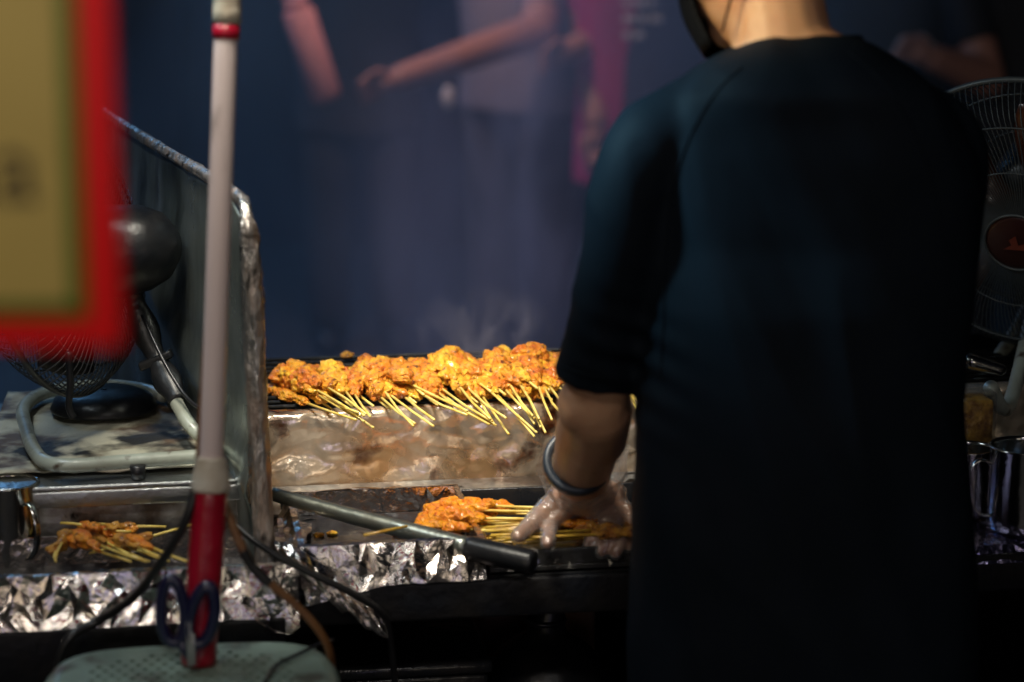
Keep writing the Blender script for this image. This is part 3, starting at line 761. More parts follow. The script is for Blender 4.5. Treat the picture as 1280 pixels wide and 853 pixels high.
# ================================================================== STOOL, POLE, SCISSORS, CABLES
sz = .65; sc_ = atz(240, 862, sz); sc_.z = 0
st = thing("plastic_stool", "pale green plastic stool with a perforated seat in the foreground", "stool", sc_)
bm = bmesh.new()
def sq(a, r, e=4.2):
    c, s = math.cos(a), math.sin(a); k = (abs(c)**e+abs(s)**e)**(-1/e); return Vector((c*k*r, s*k*r, 0))
N_ = 72; rings = []
srot = Matrix.Rotation(R(8), 3, 'Z')
for (r_, z_) in ((.181, sz-.085), (.180, sz-.05), (.178, sz-.03), (.174, sz-.014), (.166, sz-.004), (.155, sz), (.135, sz-.001)):
    rings.append([bm.verts.new(sc_ + srot @ sq(2*math.pi*k/N_, r_) + Vector((0,0,z_))) for k in range(N_)])
for A_, B_ in zip(rings, rings[1:]):
    for k in range(N_): bm.faces.new((A_[k], A_[(k+1)%N_], B_[(k+1)%N_], B_[k]))
bm.faces.new(rings[-1])
stool_seat = build("seat", bm, M['stool'], st)
so = stool_seat.modifiers.new("s", 'SOLIDIFY'); so.thickness = .004
# perforations: a boolean cut by small round pegs, baked into the seat
bm = bmesh.new()
for i in range(-8, 9):
    for j in range(-8, 9):
        x = i*.0155 + (.00775 if j % 2 else 0); y = j*.0155
        if (abs(x)**3.2+abs(y)**3.2)**(1/3.2) > .128: continue
        c = sc_ + srot @ Vector((x, y, 0)) + Vector((0, 0, sz))
        lathe(bm, [(.0042, -.02), (.0042, .02)], 8, Matrix.Translation(c), close=True)
cut = build("peg_cutter", bm, M['stool'], None, False)
bo = stool_seat.modifiers.new("b", 'BOOLEAN'); bo.object = cut; bo.operation = 'DIFFERENCE'; bo.solver = 'FAST'
bake(stool_seat)
bpy.data.objects.remove(cut)
for p in stool_seat.data.polygons: p.use_smooth = abs(p.normal.z) < .98 and p.area > 5e-5
for (a, b) in ((-1,-1), (1,-1), (1,1), (-1,1)):
    bm = bmesh.new(); tube(bm, [sc_+Vector((a*.135, b*.135, sz-.08)), sc_+Vector((a*.175, b*.175, 0.0))], [.026, .02], 12); build("leg", bm, M['stool'], st)
bm = bmesh.new()
for (a, b, c, d) in ((-1,-1,1,-1), (1,-1,1,1), (1,1,-1,1), (-1,1,-1,-1)):
    tube(bm, [sc_+Vector((a*.155, b*.155, .3)), sc_+Vector((c*.155, d*.155, .3))], .012, 8)
build("stretcher", bm, M['stool'], st)

base = atz(248, 829, sz+.001); pb = base
def pole_pt(px, py): return at(px, py, pb.y + (829-py)*.00010)
pl = thing("taped_pole", "pale upright pole with its red taped foot standing on the stool", "pole", pb)
P0, P1, P2, P3 = pb, pole_pt(263, 612), pole_pt(264, 572), pole_pt(284, 0)
P4 = P3 + (P3-P2).normalized()*.55
bm = bmesh.new(); tube(bm, [P1.lerp(P2, .5), P2, P2.lerp(P3, .5), P3, P4], .0140, 24); build("tube", bm, M['pole'], pl)
bm = bmesh.new()
pts = [P0.lerp(P1, k/20) for k in range(21)]
tube(bm, pts, [.0212-.0004*k/20+.0005*noise.noise(Vector((k*.9,0,0))) for k in range(21)], 26); build("red_sleeve", bm, M['tape_red'], pl)
bm = bmesh.new(); pts = [P1.lerp(P2, -.02+k/10*1.05) for k in range(11)]
tube(bm, pts, [.0242-.007*(k/10)**1.2+.0008*noise.noise(Vector((k*1.7,3,0))) for k in range(11)], 26); build("cream_tape", bm, M['tape_cream'], pl)
q1, q2 = pole_pt(282.6, 49), pole_pt(283.4, 30)
bm = bmesh.new(); tube(bm, [q1, q1.lerp(q2, .5), q2], [.0156, .0160, .0156], 26); build("red_band", bm, M['tape_red'], pl)
bm = bmesh.new(); pts = [q2.lerp(q2+(P4-P3)*.25, k/10) for k in range(11)]
tube(bm, pts, [.0165+.0035*(k > 2)+.001*noise.noise(Vector((k*1.7,8,0))) for k in range(11)], 22); build("paper_wrap", bm, M['tape_cream'], pl)

sci = thing("scissors", "navy-handled scissors standing upright against the red pole foot", "scissors", atz(240, 834, sz+.001))
Ys = pb.y-.028
def loop_handle(cx, cy, rx, ry, tilt):
    pts = []
    for k in range(32):
        a = 2*math.pi*k/32; x = rx*math.cos(a)*(1-.12*math.sin(a)); y = ry*math.sin(a)
        X = x*math.cos(tilt)-y*math.sin(tilt); Y_ = x*math.sin(tilt)+y*math.cos(tilt)
        pts.append(at(cx+X, cy-Y_, Ys))
    return pts
bm = bmesh.new(); tube(bm, loop_handle(216, 764, 15, 40, R(3)), .0072, 12, closed=True, sy=1.0); tube(bm, [at(224, 800, Ys), at(236, 822, Ys)], [.007, .005], 10); build("handle", bm, M['navy'], sci)
bm = bmesh.new(); tube(bm, loop_handle(253, 769, 15, 37, R(-12)), .0074, 12, closed=True); tube(bm, [at(243, 800, Ys+.004), at(238, 824, Ys+.003)], [.007, .005], 10); build("handle", bm, M['navy'], sci)
bm = bmesh.new(); box(bm, at(236.5, 805, Ys-.006), (.006, .002, .055), bev=.0005); box(bm, at(241, 812, Ys-.009), (.006, .0016, .04), bev=.0004); build("blade", bm, M['steel'], sci)

def cable(name, label, pts, r, m, n=8):
    bm = bmesh.new(); tube(bm, smooth_path(pts, n), r, 10); return tag(build(name, bm, m), label, "cable")
cable("power_cable", "thick dark cable sagging left from the pole's tape", [at(252, 560, 2.78), at(243, 615, 2.745), at(228, 660, 2.74), at(198, 708, 2.76), at(165, 748, 2.82), at(125, 775, 2.86), at(85, 800, 2.84), at(70, 850, 2.84), at(70, 930, 2.84)], .0058, M['cable_black'])
cable("power_cable", "thin dark wire running up the left side of the pole", [at(246, 575, 2.755), at(252, 480, 2.765), at(262, 330, 2.78), at(268, 150, 2.80), at(270, 30, 2.81)], .0022, M['cable_brown'])
cab = thing("power_cable", "brown cable with a black joint curving down onto the stool", "cable", at(330, 730, 2.75))
bm = bmesh.new(); tube(bm, smooth_path([at(276, 618, 2.77), at(290, 655, 2.76), at(305, 690, 2.75)], 8), .0055, 12); tube(bm, smooth_path([at(336, 728, 2.75), at(370, 757, 2.75), at(396, 785, 2.75), at(412, 815, 2.76), at(416, 860, 2.8)], 8), .0052, 12); build("sheath", bm, M['cable_brown'], cab)
bm = bmesh.new(); tube(bm, smooth_path([at(304, 688, 2.75), at(315, 708, 2.75), at(337, 729, 2.75)], 8), .0064, 12); build("joint", bm, M['cable_black'], cab)
cable("power_cable", "black glossy cable drooping in front of the foil tray", [at(262, 600, 2.98), at(290, 650, 2.93), at(330, 685, 2.90), at(385, 715, 2.90), at(440, 742, 2.91), at(478, 768, 2.93), at(488, 800, 2.96), at(495, 870, 3.0)], .0046, M['cable_black'])
cable("power_cable", "thin flat wire trailing over the stool seat", [atz(330, 853, sz+.004), atz(345, 832, sz+.004), atz(372, 818, sz+.004), atz(398, 806, sz+.004), atz(416, 800, sz-.004)], .0022, M['cable_black'])

# ================================================================== SIGN (close to the lens, left)
SY = 1.50
sg = thing("price_sign", "yellow sign board with a red border hanging close at the left", "sign", at(-60, 200, SY))
tl, br = at(-330, -260, SY), at(153, 436, SY)
cx, cz = (tl.x+br.x)/2, (tl.z+br.z)/2; W, H = br.x-tl.x, tl.z-br.z
bm = bmesh.new(); box(bm, (cx, SY+.009, cz), (W, .016, H), bev=.003); build("red_border", bm, M['sign_red'], sg)
inner = .0215
bm = bmesh.new(); box(bm, (cx, SY-.001, cz), (W-2*inner, .003, H-2*inner), bev=.0005); build("green_line", bm, M['sign_green'], sg)
bm = bmesh.new(); box(bm, (cx, SY-.004, cz), (W-2*inner-.018, .003, H-2*inner-.018), bev=.0005); build("yellow_face", bm, M['sign_yellow'], sg)
cu_ = bpy.data.curves.new("lettering", 'FONT'); cu_.body = "ua"; cu_.size = .068; cu_.extrude = .0004; cu_.align_x = 'RIGHT'
lo = bpy.data.objects.new("lettering", cu_); p = at(52, 250, SY); lo.location = (p.x, SY-.0062, p.z); lo.rotation_euler = (R(90), 0, 0); lo.data.materials.append(M['ink'])
scene.collection.objects.link(lo)
dg = bpy.context.evaluated_depsgraph_get(); dg.update(); lm = bpy.data.meshes.new_from_object(lo.evaluated_get(dg)); mw = lo.matrix_basis.copy()
bpy.data.objects.remove(lo); lm.transform(mw); lo = link(bpy.data.objects.new("lettering", lm), sg)
bm = bmesh.new()
for x in (cx-.06, cx+.06): tube(bm, [(x, SY+.009, cz+H/2-.004), (x, SY+.009, cz+H/2+.5)], .002, 6)
build("hanging_wire", bm, M['black_paint'], sg)

# ================================================================== RIGHT SIDE: fan, tub, mugs
rc = at(1286, 270, 3.56); rax = Vector((-.38, -.80, -.36)).normalized()
rf, RT = fan("pedestal_fan", "wire-guarded fan with a red centre badge right of the cook", rc, rax, .228, {'blade': M['blade'], 'badge': M['badge'], 'motor': M['black_gloss']}, M['cage'], ribs=150, depth=.06, wire=.0009)
mo = RT @ Vector((0, 0, -.12))
bm = bmesh.new(); tube(bm, smooth_path([mo, mo+Vector((.01,.02,-.12)), mo+Vector((0,.03,-.24)), Vector((mo.x, mo.y+.03, .90))], 5), [.022]*16, 14); build("neck", bm, M['black_gloss'], rf)
zb = .80
nb_ = Vector((mo.x, mo.y+.03, .92))
bm = bmesh.new(); tube(bm, smooth_path([nb_, at(1262, 505, 3.45), at(1238, 484, 3.36)], 6), .011, 14); tube(bm, smooth_path([nb_, at(1300, 520, 3.4), at(1330, 560, 3.38), Vector((nb_.x+.1, 3.4, .68))], 6), .011, 14)
tube(bm, smooth_path([nb_, nb_+Vector((-.03,.05,-.1)), Vector((nb_.x-.1, nb_.y+.12, .68))], 6), .011, 14); build("tube_stand", bm, M['tube_pale'], rf)
bm = bmesh.new(); capsule(bm, at(1214, 452, 3.36), .012, at(1250, 462, 3.36), .009); build("clamp", bm, M['mug'], rf)

t = thing("sauce_tub", "tall clear tub of yellow-brown sauce right of the cook", "tub", atv(1212, 590, .22))
c = atv(1208, 590, .22); c.z = .667
bm = bmesh.new(); box(bm, c+Vector((0,0,.083)), (.055, .055, .150), EX, EY, bev=.006); build("sauce", bm, M['contents'], t)
bm = bmesh.new(); box(bm, c+Vector((0,0,.086)), (.064, .064, .168), EX, EY, bev=.008); o = build("wall", bm, M['glass'], t)
m1 = atv(1268, 690, .06); mug("large steel mug at the right edge, beside the sauce tub", Vector((m1.x+.008, m1.y, .676)), .048, .118, R(188))
m2 = atv(1212, 690, .14); mug("smaller steel mug half hidden behind the cook's right side", Vector((m2.x-.006, m2.y, .676)), .036, .095, R(-30))
bm = bmesh.new()
crumple(bm, quad_fn(cart(.56, -.018, .652), cart(.80, -.018, .652), cart(.80, -.004, .674), cart(.56, -.004, .674)), 24, 2, .003, 91)
crumple(bm, quad_fn(cart(.56, -.004, .674), cart(.80, -.004, .674), cart(.80, .22, .672), cart(.56, .22, .672)), 24, 20, .002, 92)
tag(build("foil_sheet", bm, M['purple_foil'], smooth=False), "purple-tinted foil sheet under the steel mugs at the right", "foil")

# ================================================================== THE COOK
man = thing("person", "cook in a black T-shirt seen from behind, gloved hand over skewers", "person", (.36, 2.85, 0))
YT = 2.80
# shirt
bm = bmesh.new()
rows = [(46,955,1062,.045,2.83),(54,930,1082,.065,2.825),(68,902,1112,.085,2.82),(88,868,1146,.098,2.815),(112,838,1178,.106,2.81),(145,812,1203,.104,2.81),(190,802,1224,.106,2.81),(240,800,1231,.106,2.81),(300,801,1228,.106,2.81),
        (380,801,1220,.116,2.81),(450,799,1212,.116,2.81),(520,797,1208,.118,2.81),(600,796,1212,.120,2.81),(680,793,1220,.122,2.81),(760,788,1226,.124,2.81),(860,783,1227,.124,2.81),(925,780,1226,.124,2.81)]
rings = []; NS = 48
for (y, xl, xr, dp, yc) in rows:
    a, b = at(xl, y, yc-.02), at(xr, y, yc-.02); c = (a+b)/2; w = (b.x-a.x)/2; e = 2.6
    ring = []
    for k in range(NS):
        t_ = 2*math.pi*k/NS; cc, ss = math.cos(t_), math.sin(t_); kk = (abs(cc)**e+abs(ss)**e)**(-1/e)
        ring.append(bm.verts.new(Vector((c.x+w*cc*kk, yc+dp*ss*kk, c.z - .02*ss*0))))
    rings.append(ring)
for A_, B_ in zip(rings, rings[1:]):
    for k in range(NS): bm.faces.new((A_[k], A_[(k+1)%NS], B_[(k+1)%NS], B_[k]))
bm.faces.new(rings[0]); bm.faces.new(list(reversed(rings[-1])))
# left sleeve (hem cut slanting), right sleeve reaching forward
def sleeve(pts, rr, seg=24, sy=1.0): tube(bm, smooth_path(pts, 5), [rr[min(int(i/5), len(rr)-2)]*(1-(i % 5)/5)+rr[min(int(i/5)+1, len(rr)-1)]*((i % 5)/5) if i < 5*(len(rr)-1) else rr[-1] for i in range(5*(len(pts)-1)+1)], seg, sy=sy)
Ls = [at(880,140,2.80), at(815,182,2.78), at(789,240,2.775), at(778,310,2.785), at(764,390,2.815), at(750,455,2.85), at(745,478,2.855)]
sleeve(Ls, [.050,.052,.0505,.0500,.0505,.0515,.0525])
sleeve([at(850,170,2.79), at(824,210,2.785), at(812,260,2.785), at(806,320,2.79), at(797,390,2.815), at(792,440,2.835)], [.04,.044,.045,.044,.042,.034])
sleeve([at(1150,150,2.83), at(1186,185,2.84), at(1178,260,2.87), at(1168,350,2.93), at(1160,420,2.98)], [.05,.052,.050,.05,.052])
bmesh.ops.recalc_face_normals(bm, faces=bm.faces)
shirt = fuse(build("shirt", bm, M['shirt'], man), .0055, 10, .6)
bake(shirt)
# soft folds in the cloth
NRM = [v.normal.copy() for v in shirt.data.vertices]
for v, vn in zip(shirt.data.vertices, NRM):
    p = v.co.copy()
    f = noise.noise(Vector((p.x*9+p.z*3, p.y*4, p.z*2.2)))*.0045 + (.25-abs(noise.noise(Vector((p.x*11+p.z*4, p.y*5, p.z*2.6+3)))))*.009 + noise.noise(Vector((p.x*26+p.z*12, p.y*10, p.z*6)))*.0014
    if p.z < .95: f *= 1+ (0.95-p.z)*2.5
    dl = math.exp(-((p.z-1.0)/.07)**2)*math.exp(-((p.x-.14)/.05)**2)
    f += dl*.004*math.sin(p.z*160+p.x*60)
    v.co = p + vn*f
shirt.data.update()
bvh = BVHTree.FromPolygons([v.co for v in shirt.data.vertices], [p.vertices for p in shirt.data.polygons])
def on_shirt(px, py, lift=.0006):
    d = ray(px, py).normalized(); h = bvh.ray_cast(CAM, d)
    return (h[0] + h[1]*lift) if h[0] else None
def seam(name, pts, r, parent):
    P = [on_shirt(x, y) for x, y in pts]; P = [p for p in P if p]
    bm = bmesh.new(); tube(bm, smooth_path(P, 4), r, 6); return build(name, bm, M['shirt'], parent)
def px_path(pts, n=6): return [(p.x, p.y) for p in smooth_path([Vector((a, b, 0)) for a, b in pts], n)]
seam("sleeve_seam", px_path([(928,84),(900,110),(872,150),(851,200),(838,260),(832,330),(830,400),(826,470)]), .0014, man)
seam("sleeve_seam", px_path([(1062,66),(1100,100),(1135,150),(1160,210),(1176,280),(1184,350)]), .0014, man)
seam("hem_stitch", px_path([(697,455),(720,464),(750,471),(780,475),(796,476)], 4), .0008, man)
# collar rib
nc = at(988, 60, 2.835)
bm = bmesh.new(); pts = []
for k in range(40):
    a = 2*math.pi*k/40
    pts.append(nc + Vector((.078*math.cos(a), .060*math.sin(a), .013*math.cos(a)+.012*(1-math.sin(a))*.8-.016 )))
tube(bm, pts, .0085, 10, closed=True); build("collar", bm, M['shirt'], man)

# body: one continuous figure
bm = bmesh.new()
hc = at(945, -68, 2.88)
nb0 = at(993, 80, 2.835); nt0 = at(968, 0, 2.86)
capsule(bm, nb0+Vector((0,0,-.05)), .062, nt0, .058); capsule(bm, nt0, .058, hc+Vector((.01,-.01,-.03)), .062)
# trapezius under the collar
capsule(bm, at(985,70,2.83), .045, at(900,120,2.82), .035); capsule(bm, at(1000,70,2.83), .045, at(1110,115,2.82), .035)
Hq = Matrix.Rotation(R(58), 3, 'Z') @ Matrix.Rotation(R(-18), 3, 'X')   # head turned to the left and tipped forward; local +Y is the face
def H(x, y, z): return hc + Hq @ Vector((x, y, z))
ell(bm, H(0,-.012,.03), (.078,.098,.092), Hq); ell(bm, H(0,.028,-.03), (.064,.062,.082), Hq); ell(bm, H(0,.052,-.085), (.036,.034,.026), Hq)
ell(bm, H(0,.098,-.016), (.011,.018,.016), Hq); capsule(bm, H(0,.092,.012), .008, H(0,.108,-.018), .011); ell(bm, H(0,.088,-.055), (.022,.012,.009), Hq)
for s in (-1, 1):
    ell(bm, H(s*.078,-.006,-.004), (.008,.018,.031), Hq); ell(bm, H(s*.03,.082,.018), (.014,.01,.009), Hq); ell(bm, H(s*.045,.05,-.02), (.03,.03,.03), Hq)
# torso, hips, legs (inside the clothes)
ell(bm, (.355,2.82,1.12), (.15,.085,.19)); ell(bm, (.36,2.83,.86), (.135,.085,.16))
for s in (-1, 1):
    hx = .37+s*.085
    capsule(bm, (hx,2.84,.80), .075, (hx+s*.01,2.86,.46), .052); capsule(bm, (hx+s*.01,2.86,.46), .050, (hx+s*.015,2.83,.09), .034)
    capsule(bm, (hx+s*.015,2.82,.05), .034, (hx+s*.03,2.97,.035), .030)
# left arm
SH, EL, WR = at(806,195,2.815), at(744,505,2.87), at(727,592,3.07)
capsule(bm, SH, .040, EL, .0415)
ell(bm, at(716,507,2.865), (.020,.03,.034)); capsule(bm, at(746,512,2.88), .0455, at(742,545,2.95), .044)
capsule(bm, EL, .0415, EL.lerp(WR, .4), .0435); capsule(bm, EL.lerp(WR, .4), .0435, WR, .0385)
# right arm reaching forward, in front of the chest
SR, ER, WRR = at(1180,200,2.83), Vector((.50,2.98,.94)), Vector((.36,3.22,.80))
capsule(bm, SR, .042, ER, .040); capsule(bm, ER, .040, WRR, .028)
def hand_parts(bm, wr, palm, th, fing, g=0.0):
    capsule(bm, wr, .033+g, palm, .027+g); ell(bm, palm+Vector((.004,0,.004)), (.044+g,.022+g,.024+g))
    for k, ch in enumerate(fing):
        r0 = (.0115, .0105, .011, .0105, .009)[k]+g
        capsule(bm, palm.lerp(ch[0], .15), .017+g, ch[0], r0*1.1)
        for i in range(len(ch)-1): capsule(bm, ch[i], r0*(1-.13*i), ch[i+1], r0*(1-.13*(i+1)), 12)
    r0 = .0135+g
    capsule(bm, palm.lerp(th[0], .1), .020+g, th[0], r0*1.25)
    for i in range(len(th)-1): capsule(bm, th[i], r0*(1.12-.22*i), th[i+1], r0*(1.12-.22*(i+1)), 12)
PALM = at(738, 622, 3.115)
TH = [at(700,622,3.10), at(676,644,3.085), atz(648,671,.722)]
FI = [[at(712,636,3.095), at(690,656,3.075), atz(684,679,.714)],
      [at(742,646,3.10), at(741,668,3.07), at(736,684,3.06)],
      [at(757,648,3.09), at(759,672,3.055), at(752,690,3.05)],
      [at(772,646,3.09), at(777,672,3.05), at(770,692,3.045)],
      [at(786,640,3.10), at(793,664,3.065), at(787,684,3.05)]]
hand_parts(bm, WR, PALM, TH, FI)
RP = Vector((.33,3.27,.775))
hand_parts(bm, WRR, RP, [RP+Vector((-.045,-.01,-.01)), RP+Vector((-.07,.01,-.03)), RP+Vector((-.08,.03,-.05))],
           [[RP+Vector((-.02+.02*k,.045,-.01)), RP+Vector((-.02+.02*k,.07,-.035)), RP+Vector((-.02+.02*k,.06,-.06))] for k in range(4)])
body = fuse(build("body", bm, M['skin'], man), .0040, 7, .5)
# glove over the left hand
bm = bmesh.new(); hand_parts(bm, WR.lerp(PALM, .35), PALM, TH, FI, .0020)
ax = (PALM-WR).normalized()
gl = bake(fuse(build("glove", bm, M['glove'], man), .0034, 3, .5))
GN = [v.normal.copy() for v in gl.data.vertices]
for v, vn in zip(gl.data.vertices, GN):
    p = v.co.copy(); v.co = p + vn*(.0014*(1-min(1, abs(noise.noise(p*55))*4)) + .0012*abs(noise.noise(p*130)))
bm = bmesh.new()   # loose cuff, open at the wrist, bunching to the right
def cuff(s, t):
    a = 2*math.pi*s; x, y = frame_of(ax)
    w = .040+.016*(1-t)+.014*max(0, math.cos(a-cuff.a0))*(1-t)
    c = WR.lerp(PALM, -.35+t*1.1)
    n = (x*math.cos(a)+y*math.sin(a)); 
    w *= 1+.06*math.sin(a*9+t*4)
    return c+n*w, n
x_, y_ = frame_of(ax); v_ = Vector((.8,.3,.5)); cuff.a0 = math.atan2(v_.dot(y_), v_.dot(x_))
crumple(bm, cuff, 30, 8, .0028, 8)
subdiv(build("glove_cuff", bm, M['glove'], man), 1)
# wrist band
bm = bmesh.new(); wc = at(722, 578, 3.035); axw = (WR-EL).normalized(); x_, y_ = frame_of(axw)
rings = []
for k in range(48):
    a = 2*math.pi*k/48; n_ = x_*math.cos(a)+y_*math.sin(a)
    rings.append([bm.verts.new(wc + n_*(.0405+dr) + axw*dz) for dr, dz in ((-.006,-.008),(.002,-.0095),(.0050,-.006),(.0050,.006),(.002,.0095),(-.006,.008))])
for k in range(48):
    A_, B_ = rings[k], rings[(k+1) % 48]
    for j in range(6): bm.faces.new((A_[j], A_[(j+1)%6], B_[(j+1)%6], B_[j]))
bmesh.ops.recalc_face_normals(bm, faces=bm.faces)
build("wrist_band", bm, mat("band", (0.03,0.04,0.055), 0.35, 0, bump=.05), man)
# mask and ear loop
bm = bmesh.new(); G = []
for j in range(11):
    row = []
    for i in range(17):
        a = (i/16-.5)*2*1.12; z = .002-.115*(j/10); k = .066+.006*math.sin(j/10*math.pi)
        row.append(bm.verts.new(H(k*math.sin(a)*.98, .030+(.066+.014*math.sin(j/10*math.pi))*math.cos(a), z + .012*abs(a))))
    G.append(row)
for A_, B_ in zip(G, G[1:]):
    for i in range(16): bm.faces.new((A_[i], A_[i+1], B_[i+1], B_[i]))
o = build("face_mask", bm, M['mask'], man); so = o.modifiers.new("s", 'SOLIDIFY'); so.thickness = .001; so.offset = 1
for s in (-1, 1):
    bm = bmesh.new(); tube(bm, smooth_path([H(s*.074,.034,-.09), H(s*.080,.008,-.055), H(s*.086,-.022,-.02), H(s*.088,-.024,.015), H(s*.083,.0,.03), H(s*.074,.03,.0)], 6), .0016, 6); build("ear_loop", bm, M['mask'], o)
# hair
bm = bmesh.new(); bmesh.ops.create_icosphere(bm, subdivisions=5, radius=1)
for v in list(bm.verts):
    if v.co.z < -.25+ .55*max(0, v.co.y): v.co = v.co*.9
    v.co = Vector((v.co.x*.086, v.co.y*.106, v.co.z*.10))*(1+.02*noise.noise(v.co*30))
for v in bm.verts: v.co = H(v.co.x, v.co.y-.018, v.co.z+.034)
build("hair", bm, M['hair'], man)
# trousers and shoes
bm = bmesh.new(); ell(bm, (.37,2.84,.80), (.175,.12,.16))
for s in (-1, 1):
    hx = .37+s*.088; capsule(bm, (hx,2.84,.80), .090, (hx+s*.012,2.86,.46), .072); tube(bm, [(hx+s*.012,2.86,.48), (hx+s*.015,2.84,.09)], [.071,.058], 20)
fuse(build("trousers", bm, M['trousers'], man), .009, 5)
for s in (-1, 1):
    hx = .37+s*.10; bm = bmesh.new(); ell(bm, (hx,2.83,.045), (.045,.055,.045)); ell(bm, (hx+s*.015,2.94,.038), (.047,.09,.038)); box(bm, (hx+s*.01,2.89,.011), (.09,.26,.02), bev=.008)
    fuse(build("shoe", bm, M['black_rubber'], man), .006, 4)

# ================================================================== PEOPLE BEHIND (well out of focus)
def bystander(label, x, Y, top, bottom, rot=0.0, h=1.70, arms=None, sleeve_r=.06, shirt_len=.62, wide=1.0):
    t = thing("person", label, "person", (x, Y, 0), "people in the alley")
    Rz = Matrix.Rotation(rot, 3, 'Z'); k = h/1.7
    W_ = lambda a, b, c: Vector((x, Y, 0)) + Rz @ Vector((a, b, c))*k
    bm = bmesh.new()
    capsule(bm, W_(0,0,1.38), .055, W_(0,-.01,1.50), .052); ell(bm, W_(0,-.015,1.60), (.078,.095,.115), Rz); ell(bm, W_(0,-.11,1.585), (.012,.018,.02), Rz)
    for s in (-1, 1): ell(bm, W_(s*.08,0,1.59), (.01,.02,.03), Rz)
    ell(bm, W_(0,0,1.22), (.17,.10,.2), Rz); ell(bm, W_(0,0,.96), (.155,.10,.14), Rz)
    for s in (-1, 1):
        capsule(bm, W_(s*.09,0,.90), .08, W_(s*.10,0,.50), .055); capsule(bm, W_(s*.10,0,.50), .052, W_(s*.10,.0,.08), .036); capsule(bm, W_(s*.10,.02,.04), .035, W_(s*.11,-.14,.035), .03)
    for (sh, el, wr, tip) in arms or []:
        sh, el, wr, tip = map(Vector, (sh, el, wr, tip))
        capsule(bm, sh, .058, el, .052); capsule(bm, el, .052, wr, .036)
        d = (tip-wr).normalized(); sd = d.cross(Vector((0,1,0.2))).normalized(); palm = wr+d*.05
        capsule(bm, wr, .026, palm, .030)
        for q in range(4):
            kn = palm+d*.03+sd*(q-1.5)*.019; m_ = kn+d*.035+Vector((0,-.012,0)); capsule(bm, palm, .014, kn, .0105, 8); capsule(bm, kn, .0105, m_, .0095, 8); capsule(bm, m_, .0095, m_+d*.012+Vector((0,.03,-.012)), .0085, 8)
        capsule(bm, wr+d*.02, .014, wr+d*.05-sd*.04+Vector((0,-.015,0)), .011, 8); capsule(bm, wr+d*.05-sd*.04+Vector((0,-.015,0)), .011, wr+d*.085-sd*.04+Vector((0,-.02,0)), .009, 8)
    fuse(build("body", bm, M['skin_far'], t), .0075, 3)
    bm = bmesh.new(); ell(bm, W_(0,.012,1.635), (.086,.10,.105), Rz, 3); build("hair", bm, M['hair'], t)
    bm = bmesh.new()
    z0 = 1.42-shirt_len
    tube(bm, [W_(0,0,1.43), W_(0,0,1.40), W_(0,0,1.34), W_(0,0,1.15), W_(0,0,.98), W_(0,0,z0)], [.09,.16,.195,.20,.185,.20], 32, sy=1.0)
    for v in bm.verts:
        d = Rz.inverted() @ (v.co-Vector((x, Y, 0))); d.y *= .66; d.x *= wide; v.co = Vector((x, Y, 0)) + Rz @ d
    for (sh, el, wr, tip) in arms or []:
        sh, el = Vector(sh), Vector(el); tube(bm, [sh-(el-sh)*.1, sh, sh.lerp(el, .5), sh.lerp(el, .78)], [sleeve_r*.8, sleeve_r, sleeve_r, sleeve_r], 16)
    bmesh.ops.recalc_face_normals(bm, faces=bm.faces)
    fuse(build("top", bm, top, t), .011, 5)
    bm = bmesh.new()
    ell(bm, W_(0,0,.92), (.185,.125,.14), Rz)
    for s in (-1, 1): capsule(bm, W_(s*.092,0,.88), .098, W_(s*.10,0,.5), .080); tube(bm, [W_(s*.10,0,.52), W_(s*.10,0,.08)], [.078,.065], 18)
    fuse(build("trousers", bm, bottom, t), .011, 5)
    for s in (-1, 1):
        bm = bmesh.new(); ell(bm, W_(s*.10,.01,.05), (.052,.06,.055), Rz); ell(bm, W_(s*.11,-.10,.042), (.052,.10,.045), Rz)
        fuse(build("shoe", bm, M['black_rubber'], t), .009, 3)
    return t
YB = 6.9
# grey-clad helper stretching an arm to the left
el1, wr1 = at(672, 38, YB-.25), at(500, 98, YB-.5)
pA_ = bystander("blurred helper in grey reaching left with a pink bottle", at(650, 200, YB).x, YB, M['grey_cloth'], M['trousers_far'], rot=R(-35),
                arms=[(at(690,-60,YB-.05), el1, wr1, wr1+(wr1-el1).normalized()*.2), (at(640,-70,YB+.1), at(760,45,YB-.15), at(715,62,YB-.3), at(690,72,YB-.36))])
t = thing("pink_bottle", "pink cylindrical bottle held up by the helper in grey", "bottle", at(395, 70, YB-.6))
a_, b_ = at(372, 12, YB-.6), at(410, 128, YB-.6)
bm = bmesh.new(); d = (b_-a_).normalized(); tube(bm, [a_, a_+d*.006, b_-d*.02, b_-d*.005, b_], [.036,.042,.042,.036,.02], 24); build("body", bm, M['pink'], t)
bm = bmesh.new(); tube(bm, [a_-d*.03, a_-d*.001], [.03,.034], 20); build("cap", bm, M['pink'], t)
# vendor in magenta with a navy apron
xC = at(826, 120, YB-.2).x
pC_ = bystander("blurred vendor in a magenta top under a navy lettered apron", xC, YB-.2, M['magenta'], M['dark_cloth'], rot=R(8), shirt_len=.80, wide=1.25, arms=[(at(725,-70,YB-.1), at(738,40,YB-.15), at(745,150,YB-.3), at(748,210,YB-.32)), (at(900,-70,YB-.1), at(905,40,YB-.15), at(890,120,YB-.2), at(890,160,YB-.2))])
bm = bmesh.new(); G = []
yy = YB-.2-.155
for j in range(12):
    row = []; tt = j/11; z_ = 1.42-tt*.95; hw = (.070+.055*min(1, tt*1.6))
    for i in range(13):
        s = i/12*2-1; row.append(bm.verts.new(Vector((xC+.0+s*hw, yy+.045*s*s, z_))))
    G.append(row)
for A_, B_ in zip(G, G[1:]):
    for i in range(12): bm.faces.new((A_[i], A_[i+1], B_[i+1], B_[i]))
